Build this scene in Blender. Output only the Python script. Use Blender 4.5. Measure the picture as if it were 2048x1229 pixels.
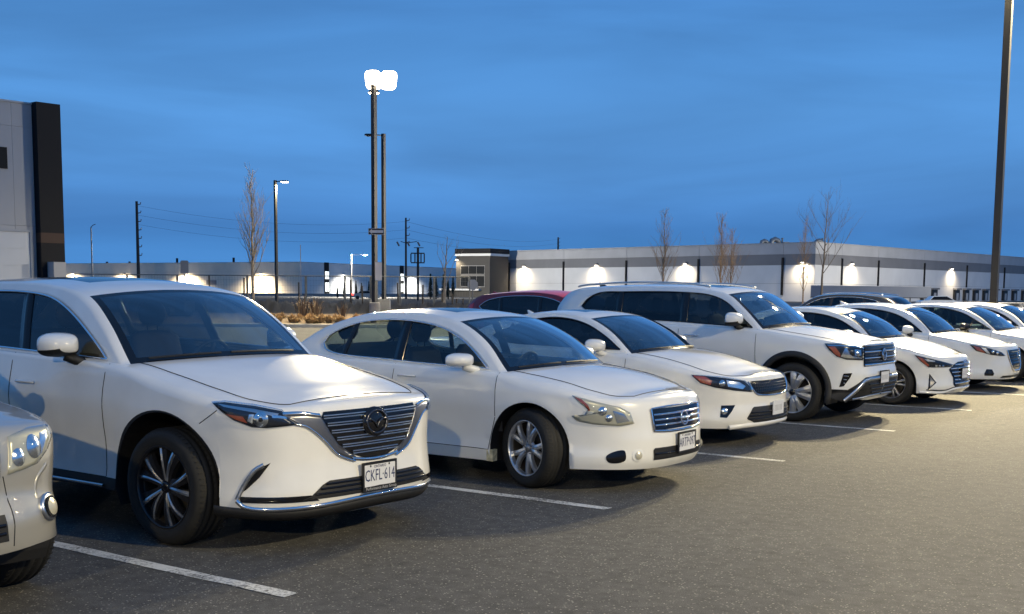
import bpy, bmesh, math, random
import numpy as np
from mathutils import Vector, Matrix

for _o in list(bpy.data.objects): bpy.data.objects.remove(_o)
SC = bpy.context.scene
COL = SC.collection
# ------------------------------------------------------------------ camera
# world: X = forward direction of the parked cars, Y = along the row, ground at z = 0
CAM_F, CAM_PY, CAM_H = 2409.337, 850.068, 1.6539
CAM_PITCH, CAM_ROLL, CAM_YAW = 0.11096, 0.00804, 0.62454
CAM_XY = np.array([4.7026, -4.4858])
_F = np.array([math.cos(CAM_YAW), -math.sin(CAM_YAW)]); _D = np.array([math.sin(CAM_YAW), math.cos(CAM_YAW)])
_cp, _sp, _cr, _sr = math.cos(CAM_PITCH), math.sin(CAM_PITCH), math.cos(CAM_ROLL), math.sin(CAM_ROLL)
_u = np.array([0, _sp, _cp]); _x = np.array([1., 0, 0])
CAM_M = np.array([_cr*_x + _sr*_u, -_sr*_x + _cr*_u, [0, _cp, -_sp]])     # right, up, forward in the level camera frame
def lev2world(v): return np.array([v[:2] @ _F, v[:2] @ _D, v[2]])
cam = bpy.data.cameras.new('camera'); camo = bpy.data.objects.new('camera', cam); COL.objects.link(camo)
cam.sensor_fit = 'HORIZONTAL'; cam.sensor_width = 36; cam.lens = CAM_F/2048*36
cam.shift_y = (CAM_PY-614.5)/2048; cam.clip_start = .1; cam.clip_end = 6000
_r, _up, _fw = [lev2world(v) for v in CAM_M]
_m = Matrix.Identity(4)
for i in range(3):
    _m[i][0] = _r[i]; _m[i][1] = _up[i]; _m[i][2] = -_fw[i]
_m[0][3], _m[1][3], _m[2][3] = CAM_XY[0], CAM_XY[1], CAM_H
camo.matrix_world = _m
SC.camera = camo
def px(x, y, Z):
    """point seen at photo pixel (x, y) at level distance Z from the camera"""
    d = np.array([(x-1024)/CAM_F, -(y-CAM_PY)/CAM_F, 1]) @ CAM_M
    d = d*(Z/d[1]); w = lev2world(d)
    return Vector((w[0]+CAM_XY[0], w[1]+CAM_XY[1], w[2]+CAM_H))
def gp(x, Z, z=0.0):
    """ground point below photo column x at level distance Z"""
    p = px(x, 590, Z); return Vector((p.x, p.y, z))
def hz(x, y, Z): return px(x, y, Z).z
CAM_FW = Vector((_D[0]*0, 0, 0))
_lv = lev2world(np.array([0, 1., 0])); VIEW = Vector(_lv)             # level view direction
_lr = lev2world(np.array([1., 0, 0])); RIGHT = Vector(_lr)
YAW_VIEW = math.atan2(RIGHT.y, RIGHT.x)                              # object x axis -> picture right

# ------------------------------------------------------------------ sky (dusk, sun below the horizon)
SKY_STR, EXPOSURE = .95, 0.36
w = bpy.data.worlds.new('World'); SC.world = w; w.use_nodes = True
nt = w.node_tree; nt.nodes.clear()
def _n(t, **k):
    n = nt.nodes.new(t)
    for a, b in k.items(): setattr(n, a, b)
    return n
out = _n('ShaderNodeOutputWorld'); bg = _n('ShaderNodeBackground'); bg.inputs['Strength'].default_value = .1
sky = _n('ShaderNodeTexSky'); sky.sky_type = 'NISHITA'; sky.sun_disc = False
sky.sun_elevation = math.radians(-1.5); sky.sun_rotation = math.radians(145); sky.air_density = 1.0; sky.dust_density = .3; sky.ozone_density = 5.0
tc = _n('ShaderNodeTexCoord'); mp = _n('ShaderNodeMapping'); mp.inputs['Scale'].default_value = (1.3, 1.3, 9.0)
mp.inputs['Rotation'].default_value = (.05, .06, .4)
nz = _n('ShaderNodeTexNoise'); nz.inputs['Scale'].default_value = 1.6; nz.inputs['Detail'].default_value = 5; nz.inputs['Roughness'].default_value = .5; nz.inputs['Distortion'].default_value = .5
sx = _n('ShaderNodeSeparateXYZ'); el = _n('ShaderNodeValToRGB')
# even cloud deck of late dusk: colour by height above the horizon, broken by soft streaks
E = el.color_ramp.elements
E[0].position = 0.0; E[0].color = (.052, .185, .46, 1)
E[1].position = 1.0; E[1].color = (.050, .165, .40, 1)
for p_, c_ in ((.025, (.055, .195, .47, 1)), (.05, (.048, .180, .45, 1)), (.085, (.066, .235, .55, 1)), (.14, (.078, .265, .60, 1)), (.20, (.064, .225, .52, 1)), (.26, (.050, .180, .44, 1)), (.5, (.050, .170, .41, 1))):
    e = E.new(p_); e.color = c_
rmp = _n('ShaderNodeMapRange'); rmp.inputs['From Min'].default_value = .3; rmp.inputs['From Max'].default_value = .72; rmp.inputs['To Min'].default_value = .78; rmp.inputs['To Max'].default_value = 1.2
mul = _n('ShaderNodeMixRGB', blend_type='MULTIPLY'); mul.inputs[0].default_value = 1
mx = _n('ShaderNodeMixRGB', blend_type='ADD'); mx.inputs[0].default_value = 1
sm = _n('ShaderNodeMixRGB', blend_type='MULTIPLY'); sm.inputs[0].default_value = 1; sm.inputs[2].default_value = (.12, .12, .12, 1)
L = nt.links.new
L(tc.outputs['Generated'], sx.inputs[0]); L(sx.outputs['Z'], el.inputs[0])
L(tc.outputs['Generated'], mp.inputs[0]); L(mp.outputs[0], nz.inputs[0]); L(nz.outputs[0], rmp.inputs[0])
L(el.outputs[0], mul.inputs[1]); L(rmp.outputs[0], mul.inputs[2])
L(sky.outputs[0], sm.inputs[1])
L(mul.outputs[0], mx.inputs[1]); L(sm.outputs[0], mx.inputs[2])
L(mx.outputs[0], bg.inputs[0]); L(bg.outputs[0], out.inputs[0])
bg.inputs['Strength'].default_value = SKY_STR
SC.view_settings.view_transform = 'Standard'; SC.view_settings.look = 'None'; SC.view_settings.exposure = EXPOSURE; SC.view_settings.gamma = 1
SC.view_settings.use_curve_mapping = False
SC.render.engine = 'CYCLES'
SC.cycles.use_denoising = True
SC.cycles.max_bounces = 10; SC.cycles.transparent_max_bounces = 16; SC.cycles.glossy_bounces = 4; SC.cycles.diffuse_bounces = 3
SC.cycles.sample_clamp_indirect = 6.0; SC.cycles.caustics_reflective = False; SC.cycles.caustics_refractive = False

# ------------------------------------------------------------------ materials
MATS = {}
def mat(name, col=(.5, .5, .5), rough=.5, metal=0, coat=0, spec=.5, emit=None, estr=0, noise=None, bump=None, trans=0):
    if name in MATS: return MATS[name]
    m = bpy.data.materials.new(name); m.use_nodes = True; t = m.node_tree; b = t.nodes['Principled BSDF']
    b.inputs['Base Color'].default_value = (*col, 1); b.inputs['Roughness'].default_value = rough; b.inputs['Metallic'].default_value = metal
    b.inputs['Coat Weight'].default_value = coat; b.inputs['Coat Roughness'].default_value = .02
    b.inputs['Specular IOR Level'].default_value = spec
    if emit: b.inputs['Emission Color'].default_value = (*emit, 1); b.inputs['Emission Strength'].default_value = estr
    if noise or bump:
        c = t.nodes.new('ShaderNodeTexCoord')
    if noise:     # (scale, amount, detail): soft variation of the base colour
        n = t.nodes.new('ShaderNodeTexNoise'); n.inputs['Scale'].default_value = noise[0]; n.inputs['Detail'].default_value = noise[2]
        r = t.nodes.new('ShaderNodeMapRange'); r.inputs['From Min'].default_value = .3; r.inputs['From Max'].default_value = .7; r.inputs['To Min'].default_value = 1-noise[1]; r.inputs['To Max'].default_value = 1+noise[1]*.5
        x = t.nodes.new('ShaderNodeMixRGB'); x.blend_type = 'MULTIPLY'; x.inputs[0].default_value = 1; x.inputs[1].default_value = (*col, 1)
        t.links.new(c.outputs['Object'], n.inputs[0]); t.links.new(n.outputs[0], r.inputs[0]); t.links.new(r.outputs[0], x.inputs[2]); t.links.new(x.outputs[0], b.inputs['Base Color'])
    if bump:      # (scale, strength, distance)
        n = t.nodes.new('ShaderNodeTexNoise'); n.inputs['Scale'].default_value = bump[0]; n.inputs['Detail'].default_value = 6
        u = t.nodes.new('ShaderNodeBump'); u.inputs['Strength'].default_value = bump[1]; u.inputs['Distance'].default_value = bump[2]
        t.links.new(c.outputs['Object'], n.inputs[0]); t.links.new(n.outputs[0], u.inputs['Height']); t.links.new(u.outputs[0], b.inputs['Normal'])
    MATS[name] = m; return m
def glass(name, tint, refl=1.0):
    """thin glazing: tinted see-through with a fresnel mirror coat"""
    if name in MATS: return MATS[name]
    m = bpy.data.materials.new(name); m.use_nodes = True; t = m.node_tree; t.nodes.clear()
    o = t.nodes.new('ShaderNodeOutputMaterial'); a = t.nodes.new('ShaderNodeBsdfTransparent'); g = t.nodes.new('ShaderNodeBsdfGlossy'); x = t.nodes.new('ShaderNodeMixShader')
    f = t.nodes.new('ShaderNodeFresnel'); f.inputs['IOR'].default_value = 1.55
    k = t.nodes.new('ShaderNodeMath'); k.operation = 'MULTIPLY'; k.inputs[1].default_value = refl; k.use_clamp = True
    a.inputs[0].default_value = (*tint, 1); g.inputs['Roughness'].default_value = .015; g.inputs[0].default_value = (.95, .97, 1, 1)
    geo = t.nodes.new('ShaderNodeNewGeometry'); ir = t.nodes.new('ShaderNodeMapRange')      # same sheet seen from either side
    ir.inputs['To Min'].default_value = 1.55; ir.inputs['To Max'].default_value = 1/1.55
    t.links.new(geo.outputs['Backfacing'], ir.inputs[0]); t.links.new(ir.outputs[0], f.inputs['IOR'])
    t.links.new(f.outputs[0], k.inputs[0]); t.links.new(k.outputs[0], x.inputs[0]); t.links.new(a.outputs[0], x.inputs[1]); t.links.new(g.outputs[0], x.inputs[2]); t.links.new(x.outputs[0], o.inputs[0])
    MATS[name] = m; return m

# ------------------------------------------------------------------ mesh helpers
def link(o, parent=None):
    COL.objects.link(o)
    if parent is not None: o.parent = parent
    return o
def mesh_obj(name, verts, faces, m, parent=None, smooth=False):
    me = bpy.data.meshes.new(name)
    me.from_pydata([tuple(map(float, v)) for v in verts], [], [tuple(map(int, f)) for f in faces]); 
    if isinstance(m, (list, tuple)):
        for q in m: me.materials.append(q)
    else: me.materials.append(m)
    if smooth: me.polygons.foreach_set('use_smooth', [True]*len(me.polygons))
    me.update()
    return link(bpy.data.objects.new(name, me), parent)
def empty(name, loc=(0, 0, 0), rz=0, parent=None):
    o = bpy.data.objects.new(name, None); o.empty_display_size = .2; link(o, parent); o.location = loc; o.rotation_euler = (0, 0, rz); return o
def tag(o, label, cat, group=None):
    o['label'] = label; o['category'] = cat
    if group: o['group'] = group
    return o
def structure(o): o['kind'] = 'structure'; return o
class G:
    """collects vertices and faces"""
    def __init__(s): s.v = []; s.f = []
    def add(s, vs, fs):
        b = len(s.v); s.v += [tuple(map(float, p)) for p in vs]; s.f += [tuple(i+b for i in f) for f in fs]; return s
    def box(s, a, b):
        (x0, y0, z0), (x1, y1, z1) = a, b
        return s.add([(x0,y0,z0),(x1,y0,z0),(x1,y1,z0),(x0,y1,z0),(x0,y0,z1),(x1,y0,z1),(x1,y1,z1),(x0,y1,z1)],
                     [(0,3,2,1),(4,5,6,7),(0,1,5,4),(1,2,6,5),(2,3,7,6),(3,0,4,7)])
    def grid(s, rows, flip=False, closed=False):
        n = len(rows); m = len(rows[0]); fs = []
        for i in range(n-1):
            for j in range(m if closed else m-1):
                k = (j+1) % m
                q = (i*m+j, i*m+k, (i+1)*m+k, (i+1)*m+j); fs.append(q[::-1] if flip else q)
        return s.add([p for r in rows for p in r], fs)
    def tube(s, pts, r, n=6, cap=True):
        pts = [np.asarray(p, float) for p in pts]; N = len(pts); rr = r if hasattr(r, '__len__') else [r]*N
        rows = []; ref = None
        for i in range(N):
            t = pts[min(i+1, N-1)]-pts[max(i-1, 0)]; t = t/(np.linalg.norm(t)+1e-12)
            if ref is None:
                ref = np.array([0, 0, 1.]) if abs(t[2]) < .9 else np.array([1., 0, 0])
            a = np.cross(t, ref); a /= np.linalg.norm(a)+1e-12; b = np.cross(a, t); ref = b
            rows.append([pts[i]+rr[i]*(math.cos(2*math.pi*k/n)*a+math.sin(2*math.pi*k/n)*b) for k in range(n)])
        b0 = len(s.v); s.grid(rows, closed=True)
        if cap: s.f += [tuple(b0+k for k in range(n))[::-1], tuple(b0+(N-1)*n+k for k in range(n))]
        return s
    def lathe(s, prof, n=32, axis='z', cen=(0, 0, 0)):
        rows = []
        for r, h in prof:
            row = []
            for k in range(n):
                a = 2*math.pi*k/n; c, d = r*math.cos(a), r*math.sin(a)
                row.append({'z': (cen[0]+c, cen[1]+d, cen[2]+h), 'y': (cen[0]+c, cen[1]+h, cen[2]+d), 'x': (cen[0]+h, cen[1]+c, cen[2]+d)}[axis])
            rows.append(row)
        return s.grid(rows, closed=True)
    def obj(s, name, m, parent=None, smooth=False): return mesh_obj(name, s.v, s.f, m, parent, smooth)
def textmesh(name, txt, size, m, parent, loc, rot, align='CENTER', xs=1.0):
    cu = bpy.data.curves.new(name+'_curve', 'FONT'); cu.body = txt; cu.size = size; cu.align_x = align; cu.align_y = 'CENTER'; cu.resolution_u = 2; cu.extrude = .0004
    o = bpy.data.objects.new(name+'_tmp', cu); COL.objects.link(o)
    dg = bpy.context.evaluated_depsgraph_get(); dg.update(); me = bpy.data.meshes.new_from_object(o.evaluated_get(dg)); bpy.data.objects.remove(o)
    me.materials.clear(); me.materials.append(m)
    for v in me.vertices: v.co.x *= xs
    t = link(bpy.data.objects.new(name, me), parent); t.location = loc; t.rotation_euler = rot; return t
# ---------- car geometry: curves and surfaces (numpy only) ----------
def pchip(xs, ys, xq):
    xs = np.asarray(xs, float); ys = np.asarray(ys, float); xq = np.asarray(xq, float)
    if xs[0] > xs[-1]:
        xs = xs[::-1]; ys = ys[::-1]
    hh = np.diff(xs); dl = np.diff(ys) / hh; n = len(xs); m = np.zeros(n)
    for i in range(1, n - 1):
        if dl[i - 1] * dl[i] > 0:
            w1 = 2 * hh[i] + hh[i - 1]; w2 = hh[i] + 2 * hh[i - 1]
            m[i] = (w1 + w2) / (w1 / dl[i - 1] + w2 / dl[i])
    m[0] = dl[0]; m[-1] = dl[-1]
    x = np.clip(xq, xs[0], xs[-1]); k = np.clip(np.searchsorted(xs, x) - 1, 0, n - 2)
    t = (x - xs[k]) / hh[k]; t2 = t * t; t3 = t2 * t
    return ((2*t3-3*t2+1)*ys[k] + (t3-2*t2+t)*hh[k]*m[k] + (-2*t3+3*t2)*ys[k+1] + (t3-t2)*hh[k]*m[k+1])

def crspline(P, per=24, closed=False):
    """centripetal Catmull-Rom through P (n,d); returns dense points and index of each control point"""
    P = np.asarray(P, float); n = len(P)
    if closed: Q = np.vstack([P[-1], P, P[0], P[1]])
    else: Q = np.vstack([2*P[0]-P[1], P, 2*P[-1]-P[-2]])
    out = []; idx = []
    for i in range(n if closed else n - 1):
        p0, p1, p2, p3 = Q[i], Q[i+1], Q[i+2], Q[i+3]
        d1 = max(np.linalg.norm(p1-p0), 1e-6)**.5; d2 = max(np.linalg.norm(p2-p1), 1e-6)**.5; d3 = max(np.linalg.norm(p3-p2), 1e-6)**.5
        t1 = d1; t2 = t1+d2; t3 = t2+d3
        idx.append(len(out))
        for k in range(per):
            t = t1 + (t2-t1)*k/per
            A1 = (t1-t)/t1*p0 + t/t1*p1; A2 = (t2-t)/(t2-t1)*p1+(t-t1)/(t2-t1)*p2; A3 = (t3-t)/(t3-t2)*p2+(t-t2)/(t3-t2)*p3
            B1 = (t2-t)/t2*A1 + t/t2*A2; B2 = (t3-t)/(t3-t1)*A2+(t-t1)/(t3-t1)*A3
            out.append((t2-t)/(t2-t1)*B1+(t-t1)/(t2-t1)*B2)
    if not closed: idx.append(len(out)); out.append(P[-1])
    return np.array(out), idx

class Shape:
    """half-car surface: lower body as plan outline + vertical profiles, greenhouse above it"""
    def __init__(S, c):
        S.c = c
        pl = np.array([[a, b] for a, b, *_ in c['plan']])
        d, idx = crspline(pl, 60)
        d[:, 1] = np.maximum(d[:, 1], 0)
        S.d = d
        ds = np.r_[0, np.cumsum(np.linalg.norm(np.diff(d, axis=0), axis=1))]
        S.s = ds; S.L = ds[-1]
        sc = ds[idx]
        S.sc = sc
        S.zt = pchip(sc, [p[2] for p in c['plan']], ds)
        S.zb = np.interp(ds, sc, [p[3] for p in c['plan']])
        g = np.gradient(d, axis=0); g /= np.linalg.norm(g, axis=1)[:, None] + 1e-9
        nrm = np.stack([-g[:, 1]*-1, -g[:, 0]], 1)      # outward: along front +x, side +y
        k = np.hanning(61); k /= k.sum()
        for j in (0, 1):
            pad = np.r_[nrm[:1, j].repeat(30), nrm[:, j], nrm[-1:, j].repeat(30)]
            nrm[:, j] = np.convolve(pad, k, 'valid')
        nrm /= np.linalg.norm(nrm, axis=1)[:, None]
        nrm[0] = (1, 0); nrm[-1] = (-1, 0)
        S.n = nrm
        S.R = c['arch']; S.axles = (0.0, -c['wb']); S.zc = c['tyre']
        S.rt = np.interp(ds, sc, [(p[4] if len(p) > 4 else c.get('rt', .06)) for p in c['plan']])
    def at(S, arr, s): return np.interp(s, S.s, arr)
    def s_of_x(S, x):  # side, x decreasing with s
        return np.interp(-x, -S.d[:, 0], S.s)
    def s_of_y(S, y):
        k = np.argmax(S.d[:, 1]); return np.interp(y, S.d[:k+1, 1], S.s[:k+1])
    def zbot(S, s):
        zb = S.at(S.zb, s); x = S.at(S.d[:, 0], s)
        for a in S.axles:
            dd = np.abs(x - a)
            zb = np.where(dd < S.R, np.maximum(zb, S.zc + S.c.get('archdz', .0) + np.sqrt(np.maximum(S.R**2 - dd**2, 0))), zb)
        return zb
    def P(S, s, z):
        s = np.asarray(s, float); z = np.asarray(z, float)
        x = S.at(S.d[:, 0], s); y = S.at(S.d[:, 1], s); nx = S.at(S.n[:, 0], s); ny = S.at(S.n[:, 1], s)
        l = np.sqrt(nx*nx+ny*ny); nx = nx/l; ny = ny/l
        c = S.c
        fo = pchip(*zip(*c['fprof']), z); so = pchip(*zip(*c['sprof']), z); ro = pchip(*zip(*c['rprof']), z)
        wf = np.where(nx > 0, nx*nx, 0); wr = np.where(nx < 0, nx*nx, 0)
        o = wf*fo + wr*ro + (1-wf-wr)*so
        zt = S.at(S.zt, s); r = S.at(S.rt, s)
        t = np.clip((z-(zt-r))/r, 0, 1); o = o + r*(1-np.sqrt(np.maximum(1-t*t, 0)))
        for a in S.axles:
            rr = np.sqrt((x-a)**2 + (z-S.zc)**2)
            o = o - c.get('flare', .012)*np.exp(-((rr-S.R)/.09)**2)*ny*ny
        return np.stack([x-nx*o, y-ny*o, z+0*x], -1)
    def N(S, s, z):
        e = 4e-3
        a = S.P(s+e, z)-S.P(s-e, z); b = S.P(s, z+e)-S.P(s, z-e)
        n = np.cross(a, b); return n/(np.linalg.norm(n, axis=-1)[..., None]+1e-12)
    def top(S, s):
        return S.P(s, S.at(S.zt, s))
    # greenhouse side
    def setup_gh(S):
        c = S.c
        ss = np.linspace(0, S.L, 900); T = S.top(ss); S._tx = T[:, 0]; S._ty = T[:, 1]; S._tz = T[:, 2]
        o = np.argsort(S._tx); S._tx, S._ty, S._tz = S._tx[o], S._ty[o], S._tz[o]
    def gy(S, x, z):
        yt = np.interp(x, S._tx, S._ty); zt = np.interp(x, S._tx, S._tz); dz = np.maximum(np.asarray(z)-zt, 0)
        return yt - S.c['tumble'][0]*dz - S.c['tumble'][1]*dz*dz
    def upper(S):
        """outline A0..C0 as (n,3) on the +y side, indices of A1,C1"""
        c = S.c
        pts = [list(p) for p in c['ul']]
        pts[0][1] = float(np.interp(pts[0][0], S._tx, S._tz)); pts[-1][1] = float(np.interp(pts[-1][0], S._tx, S._tz))
        d, idx = crspline(pts, c.get('ulper', 8))
        y = S.gy(d[:, 0], d[:, 1])
        return np.stack([d[:, 0], y, d[:, 1]], 1), idx[c['a1']], idx[c['c1']]
# ------------------------------------------------------------------ car builder
WHITE = mat('white_paint', (.82, .82, .80), .26, coat=1.0, noise=(3, .04, 4))
WHITE2 = mat('pearl_white_paint', (.83, .82, .785), .28, coat=1.0, noise=(4, .06, 4))
SILVER = mat('silver_paint', (.44, .425, .385), .36, metal=.5, coat=1.0)
REDP = mat('dark_red_paint', (.27, .010, .014), .35, metal=.1, coat=.6)
BLACKP = mat('black_paint', (.008, .009, .012), .25, coat=1.0)
PLASTIC = mat('black_plastic', (.012, .012, .013), .55, bump=(180, .2, .002))
GLOSSB = mat('gloss_black', (.006, .006, .008), .12)
CHROME = mat('chrome', (.82, .82, .84), .1, metal=1)
SATIN = mat('satin_metal', (.6, .61, .63), .28, metal=1)
GUNM = mat('gunmetal_trim', (.20, .20, .21), .3, metal=.9)
DCHR = mat('dark_chrome', (.10, .10, .11), .18, metal=.9)
RUBBER = mat('tyre_rubber', (.013, .013, .013), .75, bump=(60, .25, .004), noise=(8, .3, 4))
RIMS = mat('silver_alloy', (.62, .63, .65), .28, metal=.8)
RIMD = mat('dark_alloy', (.03, .03, .034), .3, metal=.6)
RIMG = mat('grey_alloy', (.3, .3, .31), .3, metal=.85)
DISC = mat('brake_disc', (.1, .09, .08), .5, metal=.8)
AMBER = mat('amber_lens', (.36, .07, .03), .2, coat=1)
REDL = mat('red_lens', (.32, .01, .01), .2, coat=1, emit=(1, .02, .02), estr=.04)
REFL = mat('lamp_reflector', (.8, .82, .85), .16, metal=1)
HAZY = mat('hazed_reflector', (.56, .53, .42), .3, metal=.25)
LAMPDARK = mat('lamp_housing', (.02, .022, .03), .2, metal=.3)
GAP = mat('panel_gap_dark', (.02, .02, .022), .8)
CLOTHB = mat('dark_cloth', (.025, .025, .028), .9)
LEATHER = mat('brown_leather', (.05, .034, .026), .65)
BEIGE = mat('tan_trim', (.18, .16, .12), .8)
PLATE = mat('plate_white', (.72, .73, .76), .4)
INK = mat('plate_ink', (.02, .035, .12), .5)
GREYP = mat('plate_frame_black', (.01, .01, .011), .4)
FINE = mat('fine_print', (.42, .42, .44), .6)
GLASSW = glass('windshield_glass', (.44, .52, .57), 2.1)
GLASSS = glass('side_glass', (.55, .64, .64), 1.2)
GLASSP = glass('privacy_glass', (.10, .12, .14), 1.1)
GLASSH = glass('lamp_lens', (.92, .94, .95), 1.0)

def qgrid(name, rows, m, parent, flip=False, smooth=True): return G().grid(rows, flip).obj(name, m, parent, smooth)

class Car:
    def __init__(C, name, c, loc, heading=0.0, paint=WHITE):
        C.c = c; C.S = S = Shape(c); S.setup_gh(); C.paint = paint
        C.root = empty(name, (loc[0], loc[1], 0), math.radians(heading))
        C.build_body(); C.build_greenhouse(); C.build_wheels(); C.build_under(); C.build_interior()
    # signed-arc surface point lifted off the skin
    def SP(C, s, z, off=0.0):
        s = np.asarray(s, float); z = np.asarray(z, float) + 0*s
        a = np.abs(s); p = C.S.P(a, z)
        if np.any(off): p = p + C.S.N(a, z)*np.asarray(off)[..., None] if np.ndim(off) else p + C.S.N(a, z)*off
        p = p.copy(); p[..., 1] *= np.where(s < 0, -1, 1); return p
    def GP(C, x, z, side, off=0.0):
        y = C.S.gy(x, z)+off; return np.stack([x+0*y, side*y, z+0*y], -1)
    # polygon patch on the skin (polar fill); pts = [(s,z)], side -1 right / +1 left
    def patch(C, name, pts, m, off=.004, side=-1, parent=None, smooth=True, dome=0.0, rings=5, per=6, spline=False, rim=None, dens=.03):
        P = np.array(pts, float)
        if spline: P, _ = crspline(P, per, True)
        else:
            out = []
            for i in range(len(P)):
                a, b = P[i], P[(i+1) % len(P)]; n = max(1, int(np.linalg.norm(b-a)/dens))
                out += [a+(b-a)*k/n for k in range(n)]
            P = np.array(out)
        cen = P.mean(0); rows = []
        for k in range(rings+1):
            t = 1-k/rings*.98; Q = cen+(P-cen)*t
            rows.append(C.SP(side*Q[:, 0], Q[:, 1], off+dome*(1-t*t)))
        if rim is not None:       # skirt down into the skin
            rows.insert(0, C.SP(side*P[:, 0], P[:, 1], off-rim))
        g = G().grid(rows, closed=True, flip=(side > 0)); n = len(P); b = len(g.v)
        ctr = C.SP(np.array([side*cen[0]]), np.array([cen[1]]), off+dome)[0]
        g.v.append(tuple(ctr)); L0 = b-n
        for j in range(n):
            f = (L0+j, L0+(j+1) % n, b); g.f.append(f[::-1] if side > 0 else f)
        # make normals face outward
        return fixn(g.obj(name, m, parent or C.root, smooth))
    def zpatch(C, name, zs, m, off=.004, parent=None, cols=20, rows=10):
        """patch symmetric about the centre line: zs = [(z, half arc width)]"""
        z0 = zs[0][0]; z1 = zs[-1][0]; zz = np.linspace(z0, z1, rows+1); hw = np.interp(zz, [a for a, _ in zs], [b for _, b in zs])
        R_ = [C.SP(np.linspace(-1, 1, cols+1)*h_, np.full(cols+1, z), off) for z, h_ in zip(zz, hw)]
        return fixn(qgrid(name, R_, m, parent or C.root))
    def strip(C, name, pts, m, r=.012, off=.004, side=-1, parent=None, n=6, spline=True, per=5, flat=None):
        """bar that follows the skin along pts [(s,z)]"""
        P = np.array(pts, float)
        if spline and len(P) > 2: P, _ = crspline(P, per)
        else:
            out = [P[0]]
            for a, b in zip(P[:-1], P[1:]):
                k = max(1, int(np.linalg.norm(b-a)/.05)); out += [a+(b-a)*j/k for j in range(1, k+1)]
            P = np.array(out)
        sgn = side
        Q = C.SP(sgn*P[:, 0], P[:, 1], off)
        if flat is None: return G().tube(Q, r, n).obj(name, m, parent or C.root, True)
        # flat ribbon: width 2r in the skin, thickness flat
        d = np.gradient(P, axis=0); d /= np.linalg.norm(d, axis=1)[:, None]+1e-9; nn = np.stack([-d[:, 1], d[:, 0]], 1)
        A = P+nn*r; B = P-nn*r
        rows = [C.SP(sgn*A[:, 0], A[:, 1], off-flat), C.SP(sgn*A[:, 0], A[:, 1], off), C.SP(sgn*P[:, 0], P[:, 1], off+flat*.4), C.SP(sgn*B[:, 0], B[:, 1], off), C.SP(sgn*B[:, 0], B[:, 1], off-flat)]
        return fixn(G().grid(rows).obj(name, m, parent or C.root, True))
    def gpatch(C, name, pts, m, off, side, parent=None, smooth=True, rings=4):
        """patch on the greenhouse side, pts [(x,z)]"""
        P = np.array(pts, float); cen = P.mean(0); rows = [C.GP(*(cen+(P-cen)*(1-k/rings*.97)).T, side, off) for k in range(rings+1)]
        g = G().grid(rows, closed=True); n = len(P); b = len(g.v); g.v.append(tuple(C.GP(np.array([cen[0]]), np.array([cen[1]]), side, off)[0]))
        for j in range(n): g.f.append((b-n+j, b-n+(j+1) % n, b))
        return fixn(g.obj(name, m, parent or C.root, smooth))
    # ---------------------------------------------------------------- lower body
    def build_body(C):
        c, S = C.c, C.S
        xs = []
        for a in S.axles:
            th = np.linspace(0, math.pi, 27); xs += list(a+S.R*np.cos(th)); xs += [a+S.R+.003, a-S.R-.003]
        sx = [float(S.s_of_x(x)) for x in xs]
        s_front = S.s_of_x(S.R+.003); s_rear = S.s_of_x(-c['wb']-S.R-.003)
        st = sx + list(np.linspace(0, s_front, 26)[:-1]) + list(np.linspace(s_rear, S.L, 22)[1:])
        a = S.s_of_x(-S.R-.003); b = S.s_of_x(-c['wb']+S.R+.003); st += list(np.linspace(a, b, 24)[1:-1])
        spec_x = [c['ul'][0][0], c['ul'][-1][0]] + [d for d in c['doors']]
        # top-edge x differs little from plan x on the side
        sp = [float(S.s_of_x(x)) for x in spec_x]
        st = [q for q in st if all(abs(q-k) > .012 for k in sp) or q in sx] + sp
        st = np.array(sorted(set(np.round(st, 6)))); C.st = st
        K1, K2 = 15, 6
        zb = S.zbot(st); zt = S.at(S.zt, st); r = S.at(S.rt, st)
        V = np.linspace(0, 1, K1+1); rows = []
        VS = c.get('sillv', .12); V = np.r_[0, VS*.5, np.linspace(VS, 1, K1-1)]
        for v in V: rows.append(S.P(st, zb+(zt-r-zb)*v))
        for k in range(1, K2+1): rows.append(S.P(st, zt-r+r*math.sin(math.pi/2*k/K2)))
        A = np.array(rows)          # [row][station][3]
        C.A = A; nR, nS = A.shape[:2]
        x = S.at(S.d[:, 0], st)
        # door regions
        C.iA = int(np.argmin(abs(x-c['ul'][0][0]))); C.iC = int(np.argmin(abs(x-c['ul'][-1][0])))
        C.doors = []
        body = G()
        dx = c['doors']; dspan = list(zip(dx[:-1], dx[1:]))
        isd = np.full(nS-1, -1)
        for di, (x0, x1) in enumerate(dspan):
            for j in range(nS-1):
                xm = .5*(x[j]+x[j+1])
                if x1 < xm < x0: isd[j] = di
        kS = 2; clad = c.get('cladv', 0)    # rows below sill
        for side in (-1, 1):
            B = A.copy(); B[..., 1] *= side
            fb, fc = [], []; fd = [[] for _ in dspan]
            for i in range(nR-1):
                for j in range(nS-1):
                    q = (i*nS+j, i*nS+j+1, (i+1)*nS+j+1, (i+1)*nS+j)
                    q = q if side < 0 else q[::-1]
                    # doors stop at the wheel arch
                    dj = isd[j]
                    if dj >= 0 and i >= kS: fd[dj].append(q)
                    elif i < kS and clad and s_front-.02 < st[j] < s_rear+.02: fc.append(q)
                    else: fb.append(q)
            vs = B.reshape(-1, 3)
            body.add(vs, fb)
            if fc: sub(C, 'sill_cladding', vs, fc, PLASTIC)
            for di, f in enumerate(fd):
                d = sub(C, 'door', vs, f, C.paint); C.doors.append((side, di, d))
        C.body_g = body
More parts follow.
